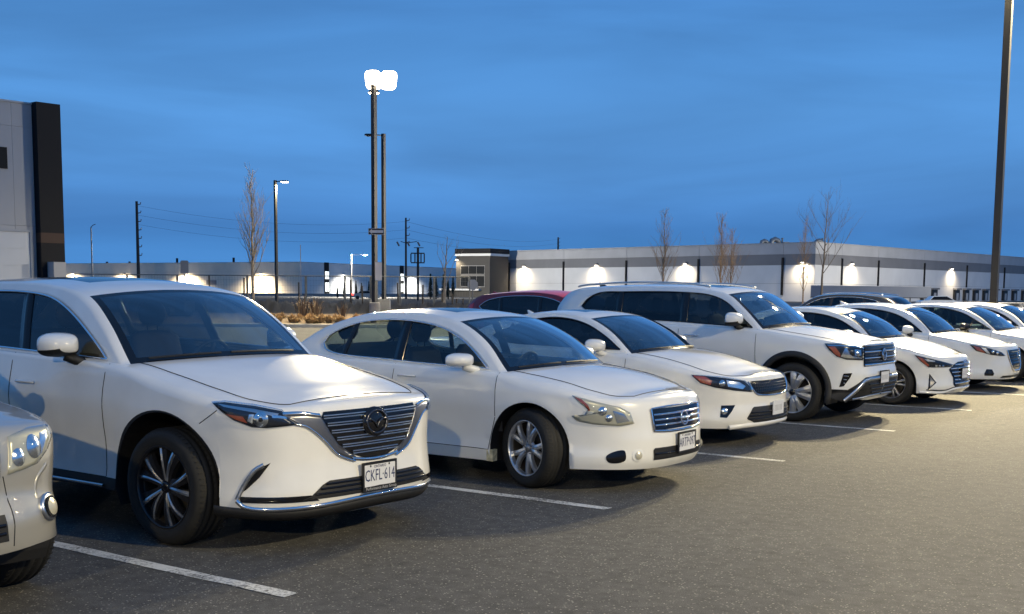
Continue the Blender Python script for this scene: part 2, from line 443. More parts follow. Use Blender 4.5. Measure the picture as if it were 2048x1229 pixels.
    # ---------------------------------------------------------------- top surfaces and pillars
    def build_greenhouse(C):
        c, S, A = C.c, C.S, C.A
        top = A[-1]                                  # top edge, +y
        U, iA1, iC1 = S.upper()
        hood_e = top[:C.iA+1]; trunk_e = top[C.iC:]
        U[0] = hood_e[-1]; U[-1] = trunk_e[0]
        E = np.vstack([hood_e, U[1:-1], trunk_e]); nH = len(hood_e); iA0 = nH-1; a1 = iA0+iA1; c1 = iA0+iC1; c0 = iA0+len(U)-1; nE = len(E)
        m = 24; eta = np.sin(np.linspace(-math.pi/2, math.pi/2, m+1)); eta = .35*eta+.65*np.linspace(-1, 1, m+1)
        # crowns: hood by x, windshield, roof, rear glass, trunk
        bz = np.zeros(nE); bx = np.zeros(nE)
        for i in range(nE):
            x = E[i, 0]
            if i <= iA0:
                bz[i] = pchip(*zip(*sorted(c['hood'])), x); t = np.clip((hood_e[0, 0]-x)/(hood_e[0, 0]-E[iA0, 0]), 0, 1); bx[i] = c['bow']*t*t*(3-2*t)
            elif i <= a1:
                t = (i-iA0)/(a1-iA0); bz[i] = (1-t)*c['hood'][-1][1]*1.0 + t*c['crown']; bx[i] = c['bow']*(1-t)+c['bow']*.55*t
            elif i <= c1:
                t = (i-a1)/max(1, c1-a1); bz[i] = c['crown']*(1-.25*t); bx[i] = c['bow']*.55*max(0, 1-t*3)-c.get('rbow', .06)*max(0, t*3-2)
            elif i <= c0:
                t = (i-c1)/max(1, c0-c1); bz[i] = c['crown']*.75*(1-t)+c.get('tcrown', .03)*t; bx[i] = -c.get('rbow', .06)*(1+t*.6)
            else:
                t = (i-c0)/max(1, nE-1-c0); bz[i] = c.get('tcrown', .03)*(1-t); bx[i] = -c.get('rbow', .06)*1.6*(1-t)
        T = np.zeros((nE, m+1, 3))
        for i in range(nE):
            sh = 1-np.abs(eta)**2.2
            T[i, :, 0] = E[i, 0]+bx[i]*sh; T[i, :, 1] = E[i, 1]*eta; T[i, :, 2] = E[i, 2]+bz[i]*sh
        C.T = T; C.E = E; C.ix = (iA0, a1, c1, c0)
        V = T.reshape(-1, 3); w_ = m+1
        reg = {k: [] for k in ('body', 'hood', 'cowl', 'glass', 'frit', 'roof', 'rglass', 'rfrit', 'sun', 'trunk')}
        hx = c['hoodx']; e_in = c.get('hoodeta', .9)
        sun = c.get('sunroof')
        for i in range(nE-1):
            for j in range(m):
                q = (i*w_+j, i*w_+j+1, (i+1)*w_+j+1, (i+1)*w_+j)
                em = abs(.5*(eta[j]+eta[j+1])); xm = T[i, j, 0]*.5+T[i+1, j, 0]*.5
                if i < iA0-1:
                    k = 'hood' if (E[i, 0] < hx and em < e_in) else 'body'
                elif i == iA0-1: k = 'cowl' if em < .93 else 'body'
                elif i < a1:
                    k = 'body' if em > .955 else ('frit' if (i == a1-1 or i == iA0 or em > .90) else 'glass')
                elif i < c1: k = 'sun' if (sun and sun[0] > xm > sun[1] and em < sun[2]) else 'roof'
                elif i < c0:
                    k = 'body' if em > .9 else ('rfrit' if (i in (c1, c0-1) or em > .84) else 'rglass')
                else: k = 'trunk' if em < .85 else 'body'
                reg[k].append(q)
        C.body_g.add(V, reg['body']+reg['roof']+reg['trunk'])
        C.hood = sub(C, 'hood', V, reg['hood'], C.paint)
        sub(C, 'cowl_panel', V, reg['cowl'], PLASTIC)
        ws = sub(C, 'windshield', V, reg['glass'], GLASSW); C.ws = ws
        sub(C, 'windshield_border', V, reg['frit'], GLOSSB, ws)
        rg = sub(C, 'rear_window', V, reg['rglass'], c.get('rearglass', GLASSS)); sub(C, 'rear_window_border', V, reg['rfrit'], GLOSSB, rg)
        if reg['sun']: sub(C, 'sunroof', V, reg['sun'], GLOSSB)
        # side pillars round the window opening
        zdb = lambda x: np.interp(x, S._tx, S._tz)
        dt, _ = crspline(c['dlo_top'], 10); db, _ = crspline([c['dlo_top'][-1]]+c['dlo_bot']+[c['dlo_top'][0]], 10)
        C.dt, C.db = dt, db
        outer = np.vstack([U, top[C.iA:C.iC+1][::-1][1:-1]])
        nU, nB = len(U), len(outer)-len(U)
        inner = np.vstack([resample(dt, nU), resample(db, nB+2)[1:-1]])
        for side in (-1, 1):
            rows = []
            O2 = outer[:, [0, 2]]
            for k in range(5):
                t = k/4; Q = O2*(1-t)+inner*t
                if k == 0: pts = outer.copy()
                else:
                    pts = C.GP(Q[:, 0], Q[:, 1], 1)
                pts = pts.copy(); pts[:, 1] = np.abs(pts[:, 1])*side; rows.append(pts)
            # return flange into the opening
            fl = rows[-1].copy(); fl[:, 1] -= side*.03; rows.append(fl)
            g = G().grid(rows, closed=True, flip=(side < 0)); C.body_g.add(g.v, g.f)
            # glass: split at the pillars
            xs = [p[0] for p in c.get('pillars', [])]
            ring = np.vstack([dt[:-1], db[:-1]])
            zt_ = lambda x: np.interp(-x, -np.array(dt[:, 0]), dt[:, 1]) if dt[0, 0] > dt[-1, 0] else 0
            zb_ = lambda x: np.interp(x, db[np.argsort(db[:, 0]), 0], db[np.argsort(db[:, 0]), 1])
            cuts = [dt[0, 0]] + sorted([p[0] for p in c['pillars']], reverse=True) + [min(dt[:, 0].min(), db[:, 0].min())]
            for k, (xa, xb) in enumerate(zip(cuts[:-1], cuts[1:])):
                xx = np.linspace(xa, xb, 15); R_ = []
                lo = zb_(xx); hi = np.maximum(zt_(xx), lo+.002)
                for f in np.linspace(0, 1, 7): R_.append(C.GP(xx, lo+(hi-lo)*f, side, -.012))
                fixn(qgrid('side_window', R_, c['sideglass'][min(k, len(c['sideglass'])-1)], C.root))
            for p in c.get('pillars', []):
                x0, wd, lean = p[:3]
                zz0, zz1 = zb_(x0), zt_(x0-lean); R_ = []
                for f in np.linspace(0, 1, 8):
                    xc = x0-lean*f; z = zz0+(zz1-zz0)*f; R_.append(C.GP(np.array([xc-wd/2, xc-wd/2+.004, xc+wd/2-.004, xc+wd/2]), np.array([z]*4), side, np.array([-.014, .003, .003, -.014])))
                fixn(qgrid('window_pillar', R_, GLOSSB, C.root))
            if c.get('trim'):
                rr = np.vstack([dt, db[1:]]); pts = C.GP(rr[:, 0], rr[:, 1], side, .003)
                G().tube(pts, c['trim'][1], 5).obj('window_trim', c['trim'][0], C.root, True)
        b = C.body_g; bo = mesh_obj('body', b.v, b.f, C.paint, C.root, True); weld(bo); fixn(bo); C.body = bo
        # panel gaps
        hg = []
        jn = [j for j in range(m+1) if abs(eta[j]) <= e_in+1e-6]
        j0, j1 = None, None
        for j in range(m):
            em = abs(.5*(eta[j]+eta[j+1]))
            if em < e_in:
                if j0 is None: j0 = j
                j1 = j+1
        i0 = next(i for i in range(nE) if E[i, 0] < hx)
        path = [T[i, j0] for i in range(iA0-1, i0, -1)]+[T[i0, j] for j in range(j0, j1+1)]+[T[i, j1] for i in range(i0+1, iA0)]
        G().tube([p+np.array([0, 0, .0005]) for p in path], .004, 4).obj('hood_gap', GAP, C.hood)
        for side, di, d in C.doors:
            for xq in (c['doors'][di], c['doors'][di+1]):
                if xq == c['doors'][di+1] and di < len(c['doors'])-2: continue
                s0 = float(S.s_of_x(xq)); zt0 = float(S.at(S.zt, s0)); zb0 = float(S.zbot(s0)); z0 = zb0+(zt0-zb0)*c.get('sillv', .12)
                G().tube(C.SP(np.full(14, side*s0), np.linspace(z0, zt0-.004, 14), .0003), .0035, 4).obj('door_gap', GAP, d)
            s0, s1 = float(S.s_of_x(c['doors'][di])), float(S.s_of_x(c['doors'][di+1]))
            ss = np.linspace(s0, s1, 18); zb0 = S.zbot(ss); zt0 = S.at(S.zt, ss); r0 = S.at(S.rt, ss); z0 = zb0+(zt0-r0-zb0)*c.get('sillv', .12)
            G().tube(C.SP(side*ss, z0, .0003), .0035, 4).obj('door_gap', GAP, d)
    # ---------------------------------------------------------------- wheels
    def build_wheels(C):
        c = C.c; R = c['tyre']; tw = c.get('tw', .24); rr = c['rim']
        proto = None
        for ax, a in enumerate(C.S.axles):
            for side in (-1, 1):
                yo = c['track']
                w = make_wheel(R, tw, rr, c['wheelstyle'], C.root) if proto is None else None
                if proto is None: proto = w
                else:
                    w = proto.copy(); COL.objects.link(w); w.parent = C.root
                    for ch in proto.children:
                        k = ch.copy(); COL.objects.link(k); k.parent = w
                w.location = (a, side*yo, R)
                st = math.radians(c.get('steer', 0)) if ax == 0 else 0
                w.rotation_euler = (0, c.get('spin', 0) if side < 0 else .7, (0 if side < 0 else math.pi)+st)
    # ---------------------------------------------------------------- liners, floor
    def build_under(C):
        c, S = C.c, C.S; R = S.R
        for a in S.axles:
            for side in (-1, 1):
                th = np.linspace(-.35, math.pi+.35, 30); g = G()
                sx_ = S.s_of_x(a+R*np.cos(np.clip(th, 0, math.pi)))
                zz = S.zc+c.get('archdz', 0)+R*np.sin(th); yy = np.array([S.P(s_, max(z_, .25))[1] for s_, z_ in zip(sx_, zz)])
                rows = [np.stack([a+R*np.cos(th), side*(yy-.004), zz], 1), np.stack([a+R*1.0*np.cos(th), side*(yy-.12), zz], 1), np.stack([a+R*.98*np.cos(th), np.full(30, side*.5), zz], 1)]
                g.grid(rows); n0 = len(g.v); g.v.append((a, side*.5, S.zc))
                for k in range(29): g.f.append((60+k, 61+k, n0))
                g.obj('wheel_liner', PLASTIC, C.root)
        # flat floor pan closes the underside
        xf = c['plan'][0][0]; zb = c.get('floorz', .24); W_ = c['plan'][7][1]-.1
        g = G(); g.box((-c['wb']-.6, -W_, zb+.02), (-c['wb']+R+.0, -.55, zb+.1)) if False else None
        g.box((-c['wb']+R+.02, -W_, zb), (-R-.02, W_, zb+.08)); g.box((-c['wb']-.75, -.5, zb+.001), (xf-.28, .5, zb+.079))
        g.box((R+.03, -(W_-.28), zb+.002), (xf-.3, W_-.28, zb+.078))
        g.obj('floor_pan', PLASTIC, C.root)
        if c.get('archtrim'):
            tr, mt = c['archtrim']
            for a in S.axles:
                for side in (-1, 1):
                    th = np.linspace(-.3 if c.get('archlow') else .02, math.pi+(.3 if c.get('archlow') else -.02), 44)
                    rows = []
                    for rr_, off in ((R-.035, -.03), (R-.035, .006), (R-.015, .010), (R+tr-.006, .010), (R+tr, .001)):
                        zc = S.zc+c.get('archdz', 0)
                        xx = a+rr_*np.cos(th); zz = np.maximum(zc+rr_*np.sin(th), .2); ss = S.s_of_x(xx)
                        rows.append(C.SP(side*ss, zz, off))
                    fixn(G().grid(rows).obj('wheel_arch_trim', mt, C.root, True))
    # ---------------------------------------------------------------- interior
    def build_interior(C):
        c, S = C.c, C.S; it = c.get('seatmat', CLOTHB); xA = c['ul'][0][0]; zbel = float(np.interp(-1.2, S._tx, S._tz)); fl = .32 if c['tyre'] < .36 else .42
        roof = C.E[C.ix[1]:C.ix[2], 2].max()
        g = G(); Wd = .68
        rows = []
        for x, z in ((xA+c['bow']-.06, zbel-.05), (xA-.15, zbel-.02), (xA-.42, zbel-.05), (xA-.5, zbel-.2), (xA-.46, zbel-.5)):
            rows.append([(x-.10*abs(t)**2, t*Wd, z-.02*abs(t)**3) for t in np.linspace(-1, 1, 13)])
        fixn(G().grid(rows).obj('dashboard', CLOTHB, C.root, True))
        # steering wheel (left side)
        g = G(); cen = np.array([xA-.62, .37, zbel-.09]); ax = np.array([-.9, 0, .42]); ax /= np.linalg.norm(ax); u = np.array([0, 1., 0]); v = np.cross(ax, u)
        ring = [cen+.185*(math.cos(t)*u+math.sin(t)*v) for t in np.linspace(0, 2*math.pi, 25)]
        g.tube(ring, .016, 6, False)
        for t in (0, math.pi, -math.pi/2): g.tube([cen, cen+.18*(math.cos(t)*u+math.sin(t)*v)], .018, 5)
        g.tube([cen, cen+np.array([.3, 0, -.14])], .03, 6); g.lathe([(0.001, 0), (.06, .0), (.05, .03)], 10, 'x', cen); g.obj('steering_wheel', PLASTIC, C.root, True)
        # seats
        def seat(x, y, wd, head=True, rear=False):
            zc = zbel-.02; top_ = min(zc+.16, roof-.3); s = G(); hw = wd/2
            rr_ = []
            for z, xo, w2, dp in ((fl+.12, .0, hw, .14), (fl+.3, -.02, hw, .13), (zc-.15, -.10, hw, .12), (top_-.05, -.15, hw*.9, .09), (top_, -.17, hw*.6, .05)):
                ring = []
                for t in np.linspace(0, 2*math.pi, 17)[:-1]:
                    cx, sy = math.cos(t), math.sin(t); ring.append((x+xo+dp*.5*np.sign(cx)*abs(cx)**.6, y+w2*np.sign(sy)*abs(sy)**.45, z))
                rr_.append(ring)
            s.grid(rr_, closed=True); b = len(s.v); s.f.append(tuple(range(b-16, b)))
            s.box((x-.02, y-hw+.01, fl-.02), (x+.46, y+hw-.01, fl+.16))
            o = s.obj('seat', it, C.root, True)
            if head:
                hs = [y] if not rear else [y-.36, y+.36]
                for hy in hs:
                    h_ = G(); rr_ = []
                    z0 = top_+.04; hh = min(.19, roof-z0-.04)
                    for k in range(7):
                        f = k/6; wz = .13*(math.sin(math.pi*(.12+.76*f)))**.5; dz = .055*(math.sin(math.pi*(.1+.8*f)))**.6
                        rr_.append([(x-.175+dz*math.cos(t), hy+wz*np.sign(math.sin(t))*abs(math.sin(t))**.6, z0+hh*f) for t in np.linspace(0, 2*math.pi, 13)[:-1]])
                    h_.grid(rr_, closed=True); h_.f += [tuple(range(12))[::-1], tuple(range(72, 84))]
                    h_.tube([(x-.17, hy-.05, top_-.03), (x-.175, hy-.05, z0+.03)], .006, 5); h_.tube([(x-.17, hy+.05, top_-.03), (x-.175, hy+.05, z0+.03)], .006, 5)
                    h_.obj('headrest', it, o, True)
        x1 = xA-1.12
        for y in (-.37, .37): seat(x1, y, .5)
        seat(x1-.95, 0, 1.25, True, True)
        if c['tyre'] > .37 and c.get('three'): seat(x1-1.75, 0, 1.1, True, True)
        # headliner, floor carpet, inner door skins
        g = G(); g.box((-c['wb']+.1, -.72, fl-.1), (xA+.1, .72, fl-.03)); g.obj('cabin_floor', CLOTHB, C.root)
        a1, c1 = C.ix[1], C.ix[2]
        rows = C.T[a1:c1+1].copy(); rows[..., 2] -= .035; rows[..., 1] *= .97; fixn(qgrid('headliner', list(rows), c.get('liner', BEIGE), C.root))
        for side in (-1, 1):
            st_ = C.st; k0, k1 = C.iA, C.iC; rows = []
            for f in (0, .5, 1.):
                zt_ = S.at(S.zt, st_[k0:k1+1])-.02; z = fl+(zt_-fl)*f; p = S.P(st_[k0:k1+1], np.maximum(z, .45)); p = p.copy(); p[:, 1] = side*(p[:, 1]-.09); rows.append(p)
            fixn(qgrid('door_card', rows, CLOTHB, C.root))
        # inside mirror
        p = C.T[C.ix[1]-2, 12]; g = G(); g.tube([p+np.array([-.03, 0, -.03]), p+np.array([-.09, 0, -.10])], .012, 5)
        rows = [[(p[0]-.09+dx*1.0, p[1]+w_*t, p[2]-.12+.035*math.sin(q)*1.0) for q in np.linspace(0, 2*math.pi, 9)[:-1] for dx in [.018*math.cos(q)]] for t, w_ in ((-1, .10), (-.9, .115), (.9, .115), (1, .10))]
        g.grid(rows, closed=True); b = len(g.v); g.f += [tuple(range(b-32, b-24)), tuple(range(b-8, b))]; g.obj('inside_mirror', PLASTIC, C.root)
    # ---------------------------------------------------------------- door mirrors
    def mirror(C, x, z, y, mat_, size=(.10, .25, .17), base=PLASTIC, lower=None, signal=None, sides=(-1, 1)):
        for side in sides:
            dx, dy, dz = size; rows = []
            for k in range(9):                     # shells along x from mirror glass (rear) to nose (front)
                f = k/8; sc = math.sqrt(max(0, 1-(f*.985)**2.6)); ring = []
                for t in np.linspace(0, 2*math.pi, 25)[:-1]:
                    cy, sz = math.cos(t), math.sin(t); e = .68 if cy > 0 else .42
                    ring.append((x-dx*.5+dx*1.25*f, side*(y+dy*.5*sc*np.sign(cy)*abs(cy)**e*(1.0 if cy > 0 else 1.0)-.02*f), z+dz*.5*sc*np.sign(sz)*abs(sz)**.6*(1 if sz > 0 else .92)*(1-.16*max(0, cy))))
                rows.append(ring)
            g = G().grid(rows, closed=True); g.f.append(tuple(range(24))[::-1]); b = len(g.v); g.f.append(tuple(range(b-24, b)))
            o = fixn(g.obj('door_mirror', mat_, C.root, True))
            mg = G(); mg.v = [(x-dx*.5-.002, p[1]*1.0, p[2]) for p in [(r_[0], side*(y+(abs(r_[1])-y)*.88), z+(r_[2]-z)*.86) for r_ in rows[0]]]; mg.f = [tuple(range(24))]; mg.obj('mirror_glass', CHROME, o)
            yb = float(C.S.gy(x+.1, z-dz*.3))
            a = G(); a.tube([(x+.0, side*(y-dy*.18), z-dz*.40), (x+.03, side*(y-dy*.42), z-dz*.60), (x+.06, side*(yb+.02), z-dz*.74), (x+.07, side*(yb-.05), z-dz*.78)], [.04, .036, .04, .04], 8); a.obj('mirror_arm', base, o, True)
            if lower:
                lr = []
                for r_ in rows[:8]:
                    lr.append([(p[0]-.001, side*(y+(abs(p[1])-y)*1.012), z+(p[2]-z)*1.02-.002) for p in [r_[q] for q in range(13, 24)]])
                G().grid(lr).obj('mirror_lower_shell', lower, o, True)
            if signal:
                k0 = rows[6]; q0 = [r_ for r_ in rows]
                A_ = [(x-dx*.5+dx*1.25*f, side*(y+dy*.5*t), z-.005) for f, t in ((.3, .93), (.62, .72), (.82, .4), (.9, .1), (.92, -.15))]
                pts = []
                for (f, t) in ((.45, .9), (.66, .66), (.82, .35), (.9, .05), (.93, -.2)):
                    sc = math.sqrt(max(0, 1-(f*.985)**2.6)); pts.append((x-dx*.5+dx*1.25*f+.004, side*(y+dy*.5*t*max(sc, .3)-.02*f), z-.004))
                G().tube(pts, .009, 5).obj('turn_signal', signal, o, True)
    def handle(C, x, z, m, sides=(-1, 1), lg=.2):
        for side, di, d in C.doors:
            pass
        for side in sides:
            ss = float(C.S.s_of_x(x)); s2 = float(C.S.s_of_x(x-lg)); q = np.linspace(0, 1, 9); s_ = ss+(s2-ss)*q
            off = .008+.028*np.sin(np.pi*np.clip(q*1.0, 0.02, .98))**.35
            P = C.S.P(s_, np.full(9, z)); N = C.S.N(s_, np.full(9, z)); pts = P+N*off[:, None]; pts[:, 1] *= side
            dr = [d for sd, di, d in C.doors if sd == side and C.c['doors'][di] > x-lg/2 > C.c['doors'][di+1]]
            G().tube(pts, .011, 6).obj('door_handle', m, dr[0] if dr else C.root, True)
    def plate(C, z, text, x=None, tilt=0, y=0.0, frame=True, top=None, bottom=None, w=.305, h=.152, stars=False):
        s = abs(y); p = C.SP(np.array([y if y else 1e-3]), np.array([z]), 0)[0]; xx = (x if x is not None else p[0]+.02)
        n = C.S.N(np.array([max(s, .02)]), np.array([z]))[0]; yaw = math.atan2(n[1]*(1 if y >= 0 else -1), n[0]) if y else 0
        e = G(); hw, hh = w/2, h/2
        e.box((-.004, -hw, -hh), (.004, hw, hh)); o = e.obj('license_plate', PLATE, C.root); o.location = (xx, p[1], z); o.rotation_euler = (0, tilt, yaw)
        if frame:
            f = G(); t = .012; lo = .03 if bottom else .012
            f.box((-.008, -hw-t, -hh-lo+.0), (.0065, hw+t, -hh+.004)); f.box((-.008, -hw-t, hh-.004), (.0065, hw+t, hh+t)); f.box((-.008, -hw-t, -hh+.004), (.0064, -hw+.003, hh-.004)); f.box((-.008, hw-.003, -hh+.004), (.0064, hw+t, hh-.004))
            f.obj('plate_frame', GREYP, o)
        rot = (math.pi/2, 0, math.pi/2)
        if not text:
            sm_ = G()
            for k_ in range(6): sm_.box((.0041, -.11+.038*k_, -.035), (.0046, -.095+.038*k_, .03))
            sm_.obj('plate_smudge', FINE, o)
        if text: textmesh('plate_number', text, .108, INK, o, (.0052, 0, -.004), rot, xs=.66)
        if top: textmesh('plate_heading', top, .026, INK, o, (.0052, 0, .056), rot)
        if bottom: textmesh('frame_lettering', bottom, .03, FINE, o, (.0075, .01, -hh-.011), rot, xs=.95)
        if text:
            tk = G()
            for yy in (-.09, .09): tk.lathe([(.001, .006), (.007, .0055), (.0075, .004)], 8, 'x', (0, yy, hh-.014))
            tk.obj('plate_screw', GAP, o)
        return o

def resample(P, n):
    P = np.asarray(P, float); d = np.r_[0, np.cumsum(np.linalg.norm(np.diff(P, axis=0), axis=1))]; t = np.linspace(0, d[-1], n)
    return np.stack([np.interp(t, d, P[:, k]) for k in range(P.shape[1])], 1)
def sub(C, name, V, F, m, parent=None):
    used = sorted({i for f in F for i in f}); mp_ = {u: k for k, u in enumerate(used)}
    if not used: return None
    return fixn(weld(mesh_obj(name, [V[u] for u in used], [[mp_[i] for i in f] for f in F], m, parent or C.root, True)))
def weld(o, d=2e-4):
    bm = bmesh.new(); bm.from_mesh(o.data); bmesh.ops.remove_doubles(bm, verts=bm.verts, dist=d); bmesh.ops.dissolve_degenerate(bm, dist=1e-5, edges=bm.edges); bm.to_mesh(o.data); bm.free()
    o.data.polygons.foreach_set('use_smooth', [True]*len(o.data.polygons)); return o
def fixn(o):
    bm = bmesh.new(); bm.from_mesh(o.data); bmesh.ops.recalc_face_normals(bm, faces=bm.faces)
    bm.to_mesh(o.data); bm.free(); return o

def make_wheel(R, tw, rr, style, parent):
    """wheel facing -y (outer side), hub at the origin; style dict: n, kind, mats"""
    hw = tw/2
    # brake disc and barrel is the wheel itself
    g = G(); g.lathe([(rr*.97, -hw+.02), (rr*.93, -hw+.05), (rr*.9, hw-.03), (rr*.97, hw-.01)], 40, 'y'); g.lathe([(.05, -.0), (rr*.72, -.0), (rr*.72, .02), (.05, .02)], 32, 'y'); g.lathe([(.001, hw-.06), (rr*.9, hw-.05)], 32, 'y')
    wheel = g.obj('wheel', DISC, parent, False)
    t = G(); prof = [(rr*.965, -hw+.012), (rr*1.0, -hw-.002), (rr+.012, -hw-.006), (rr+(R-rr)*.45, -hw-.014), (rr+(R-rr)*.75, -hw-.008), (R-.016, -hw+.010), (R-.004, -hw+.03)]
    gr = []
    for k in range(4):
        y = -hw+.05+k*(tw-.1)/3; gr += [(R, y-.012), (R-.008, y-.004), (R-.008, y+.004), (R, y+.012)]
    prof += gr+[(R-.004, hw-.03), (R-.016, hw-.01), (rr+(R-rr)*.6, hw+.01), (rr, hw)]
    t.lathe(prof, 64, 'y')
    # tread blocks: lateral sipes
    for k in range(64):
        a = 2*math.pi*k/64
        ca, sa = math.cos(a), math.sin(a)
        for y0, y1 in ((-hw+.004, -hw+.045), (-hw+.062, -.006), (.006, hw-.062), (hw-.045, hw-.004)):
            d = .012; rr_ = R-.0005
            p = []
            for (aa, yy, q) in ((a-d, y0, rr_-.006), (a+d, y0, rr_-.006), (a+d, y1, rr_+.0012), (a-d, y1, rr_+.0012)): p.append((q*math.cos(aa), yy, q*math.sin(aa)))
            t.add(p, [(0, 1, 2, 3)])
    t.obj('tyre', RUBBER, wheel, True)
    ms, md = style['face'], style.get('side', style['face'])
    face = -hw+style.get('dish', .02); r = G()
    r.lathe([(rr*.985, -hw+.004), (rr*1.008, -hw-.004), (rr*1.0, -hw-.007), (rr*.965, -hw-.003), (rr*.95, -hw+.012), (rr*.93, -hw+.04)], 56, 'y')
    spokes = style['spokes']       # list of (angle offset in-hub, at rim, half width hub, half width rim, depth)
    n = style['n']; rim = r.obj('rim', style.get('lip', ms), wheel, True)
    for k in range(n):
        for (a0, a1, w0, w1, f0, f1, mm) in spokes:
            b = 2*math.pi*k/n+math.pi/2; rows = []
            for q in np.linspace(0, 1, 6):
                rad = rr*(.16+(.965-.16)*q); an = b+a0+(a1-a0)*q; wd = w0+(w1-w0)*q; yy = face+(f0+(f1-f0)*q)-.018*math.sin(math.pi*q*.9); er = np.array([math.cos(an), 0, math.sin(an)]); et = np.array([-math.sin(an), 0, math.cos(an)])
                ce = er*rad; rows.append([ce+et*wd+np.array([0, yy+.03, 0]), ce+et*wd*.86+np.array([0, yy+.002, 0]), ce+np.array([0, yy-.003, 0]), ce-et*wd*.86+np.array([0, yy+.002, 0]), ce-et*wd+np.array([0, yy+.03, 0])])
            sp = G().grid(rows).obj('spoke', mm, wheel); fixn(sp)
    h = G(); h.lathe([(.001, face-.02), (rr*.10, face-.019), (rr*.13, face-.012), (rr*.15, face+.01)], 20, 'y'); h.obj('hub_cap', style.get('cap', GLOSSB), wheel, True)
    lg = G(); nl = 5
    for k in range(nl):
        a = 2*math.pi*k/nl+.3+math.pi/2; lg.lathe([(.001, face-.006), (.010, face-.006), (.011, face+.02)], 8, 'y', (rr*.24*math.cos(a), 0, rr*.24*math.sin(a)))
    lg.obj('lug_nuts', style.get('lug', DISC), wheel)
    hb = G(); hb.lathe([(rr*.33, face+.018), (rr*.3, face+.0), (rr*.12, face-.002)], 30, 'y'); hb.obj('hub_face', style.get('hub', ms), wheel, True)
    return wheel
# ------------------------------------------------------------------ car shapes (metres, x = 0 at the front axle)
SUV_M = dict(wb=2.93, tyre=.381, rim=.268, tw=.255, track=.835, arch=.485, archdz=.0, flare=.012, spin=.25,
  plan=[(.985,0,.945,.22,.045),(.975,.28,.94,.22,.045),(.935,.52,.93,.23,.05),(.82,.74,.925,.26,.05),(.62,.875,.945,.29,.06),(.32,.945,1.0,.31,.07),(-.1,.966,1.075,.31,.07),
        (-.52,.972,1.145,.31,.05),(-1.3,.978,1.175,.31,.035),(-2.2,.982,1.205,.31,.035),(-2.93,.98,1.225,.31,.035),(-3.5,.94,1.235,.36,.04),(-3.85,.82,1.22,.4,.05),(-4.02,.5,1.2,.42,.05),(-4.06,0,1.2,.42,.05)],
  fprof=[(.18,.10),(.27,.03),(.36,.0),(.46,.012),(.58,.028),(.72,.035),(.86,.045),(.94,.075),(1.1,.14),(1.3,.2)],
  sprof=[(.2,.05),(.32,.012),(.45,.028),(.6,.026),(.75,.008),(.87,.0),(.95,.006),(1.05,.025),(1.15,.045),(1.25,.06),(1.4,.08)],
  rprof=[(.3,.1),(.5,0),(.75,.0),(.95,.04),(1.25,.1)],
  hood=[(.95,.0),(.75,.035),(.4,.055),(0,.055),(-.52,.035)], hoodx=.78, hoodeta=.9, bow=.17, crown=.055,
  ul=[(-.50,0),(-.78,1.395),(-1.09,1.585),(-1.55,1.668),(-2.2,1.685),(-2.9,1.66),(-3.45,1.59),(-3.72,1.40),(-3.9,0)], a1=2, c1=6, tumble=(.26,.18), rt=.04,
  dlo_top=[(-.66,1.172),(-.80,1.27),(-1.13,1.46),(-1.39,1.565),(-1.62,1.605),(-2.11,1.622),(-2.8,1.59),(-3.3,1.50),(-3.5,1.37)], dlo_bot=[(-3.3,1.26),(-1.95,1.218),(-1.36,1.198)],
  pillars=[(-1.62,.10,.12),(-2.72,.09,.1)], sideglass=[GLASSS,GLASSP,GLASSP], rearglass=GLASSP, trim=(CHROME,.009), doors=[-.60,-1.68,-2.52], sillv=.1, cladv=1, floorz=.3,
  sunroof=(-1.42,-2.15,.62), three=True, seatmat=LEATHER, rbow=.1)
SEDAN_N = dict(wb=2.776, tyre=.339, rim=.236, tw=.245, track=.785, arch=.39, flare=.014, spin=.35, steer=-17,
  plan=[(.965,0,.80,.19,.05),(.95,.26,.795,.19,.05),(.885,.50,.785,.195,.05),(.73,.715,.785,.2,.055),(.50,.85,.825,.2,.07),(.22,.905,.885,.2,.08),(-.1,.92,.93,.2,.08),
        (-.36,.924,.962,.2,.05),(-1.2,.93,.985,.2,.03),(-2.0,.93,1.01,.2,.03),(-2.776,.92,1.035,.22,.05),(-3.3,.86,1.045,.28,.06),(-3.65,.7,1.05,.35,.05),(-3.8,.4,1.05,.35,.05),(-3.83,0,1.05,.35,.05)],
  fprof=[(.15,.10),(.22,.03),(.30,.0),(.42,.0),(.52,.015),(.64,.03),(.74,.055),(.82,.10),(1.0,.2)],
  sprof=[(.18,.03),(.28,.01),(.40,.025),(.55,.018),(.7,.0),(.8,.0),(.88,.015),(.97,.04),(1.05,.06),(1.3,.1)],
  rprof=[(.3,.08),(.5,0),(.75,.0),(.95,.03),(1.25,.1)],
  hood=[(.93,.0),(.72,.03),(.4,.05),(0,.05),(-.36,.035)], hoodx=.76, hoodeta=.88, bow=.16, crown=.045,
  ul=[(-.33,0),(-.62,1.205),(-.97,1.37),(-1.3,1.43),(-1.7,1.445),(-2.15,1.405),(-2.55,1.285),(-2.85,1.12),(-3.05,0)], a1=2, c1=5, tumble=(.42,.2),
  dlo_top=[(-.48,.985),(-.74,1.165),(-.97,1.275),(-1.22,1.341),(-1.63,1.378),(-2.03,1.355),(-2.28,1.295),(-2.45,1.21),(-2.49,1.14)], dlo_bot=[(-2.42,1.079),(-1.55,1.018)],
  pillars=[(-1.50,.10,.03),(-2.2,.05,-.06)], sideglass=[GLASSS], trim=(CHROME,.008), doors=[-.34,-1.50,-2.35], sillv=.14, sunroof=(-1.2,-1.75,.6), rbow=.12, tcrown=.03)
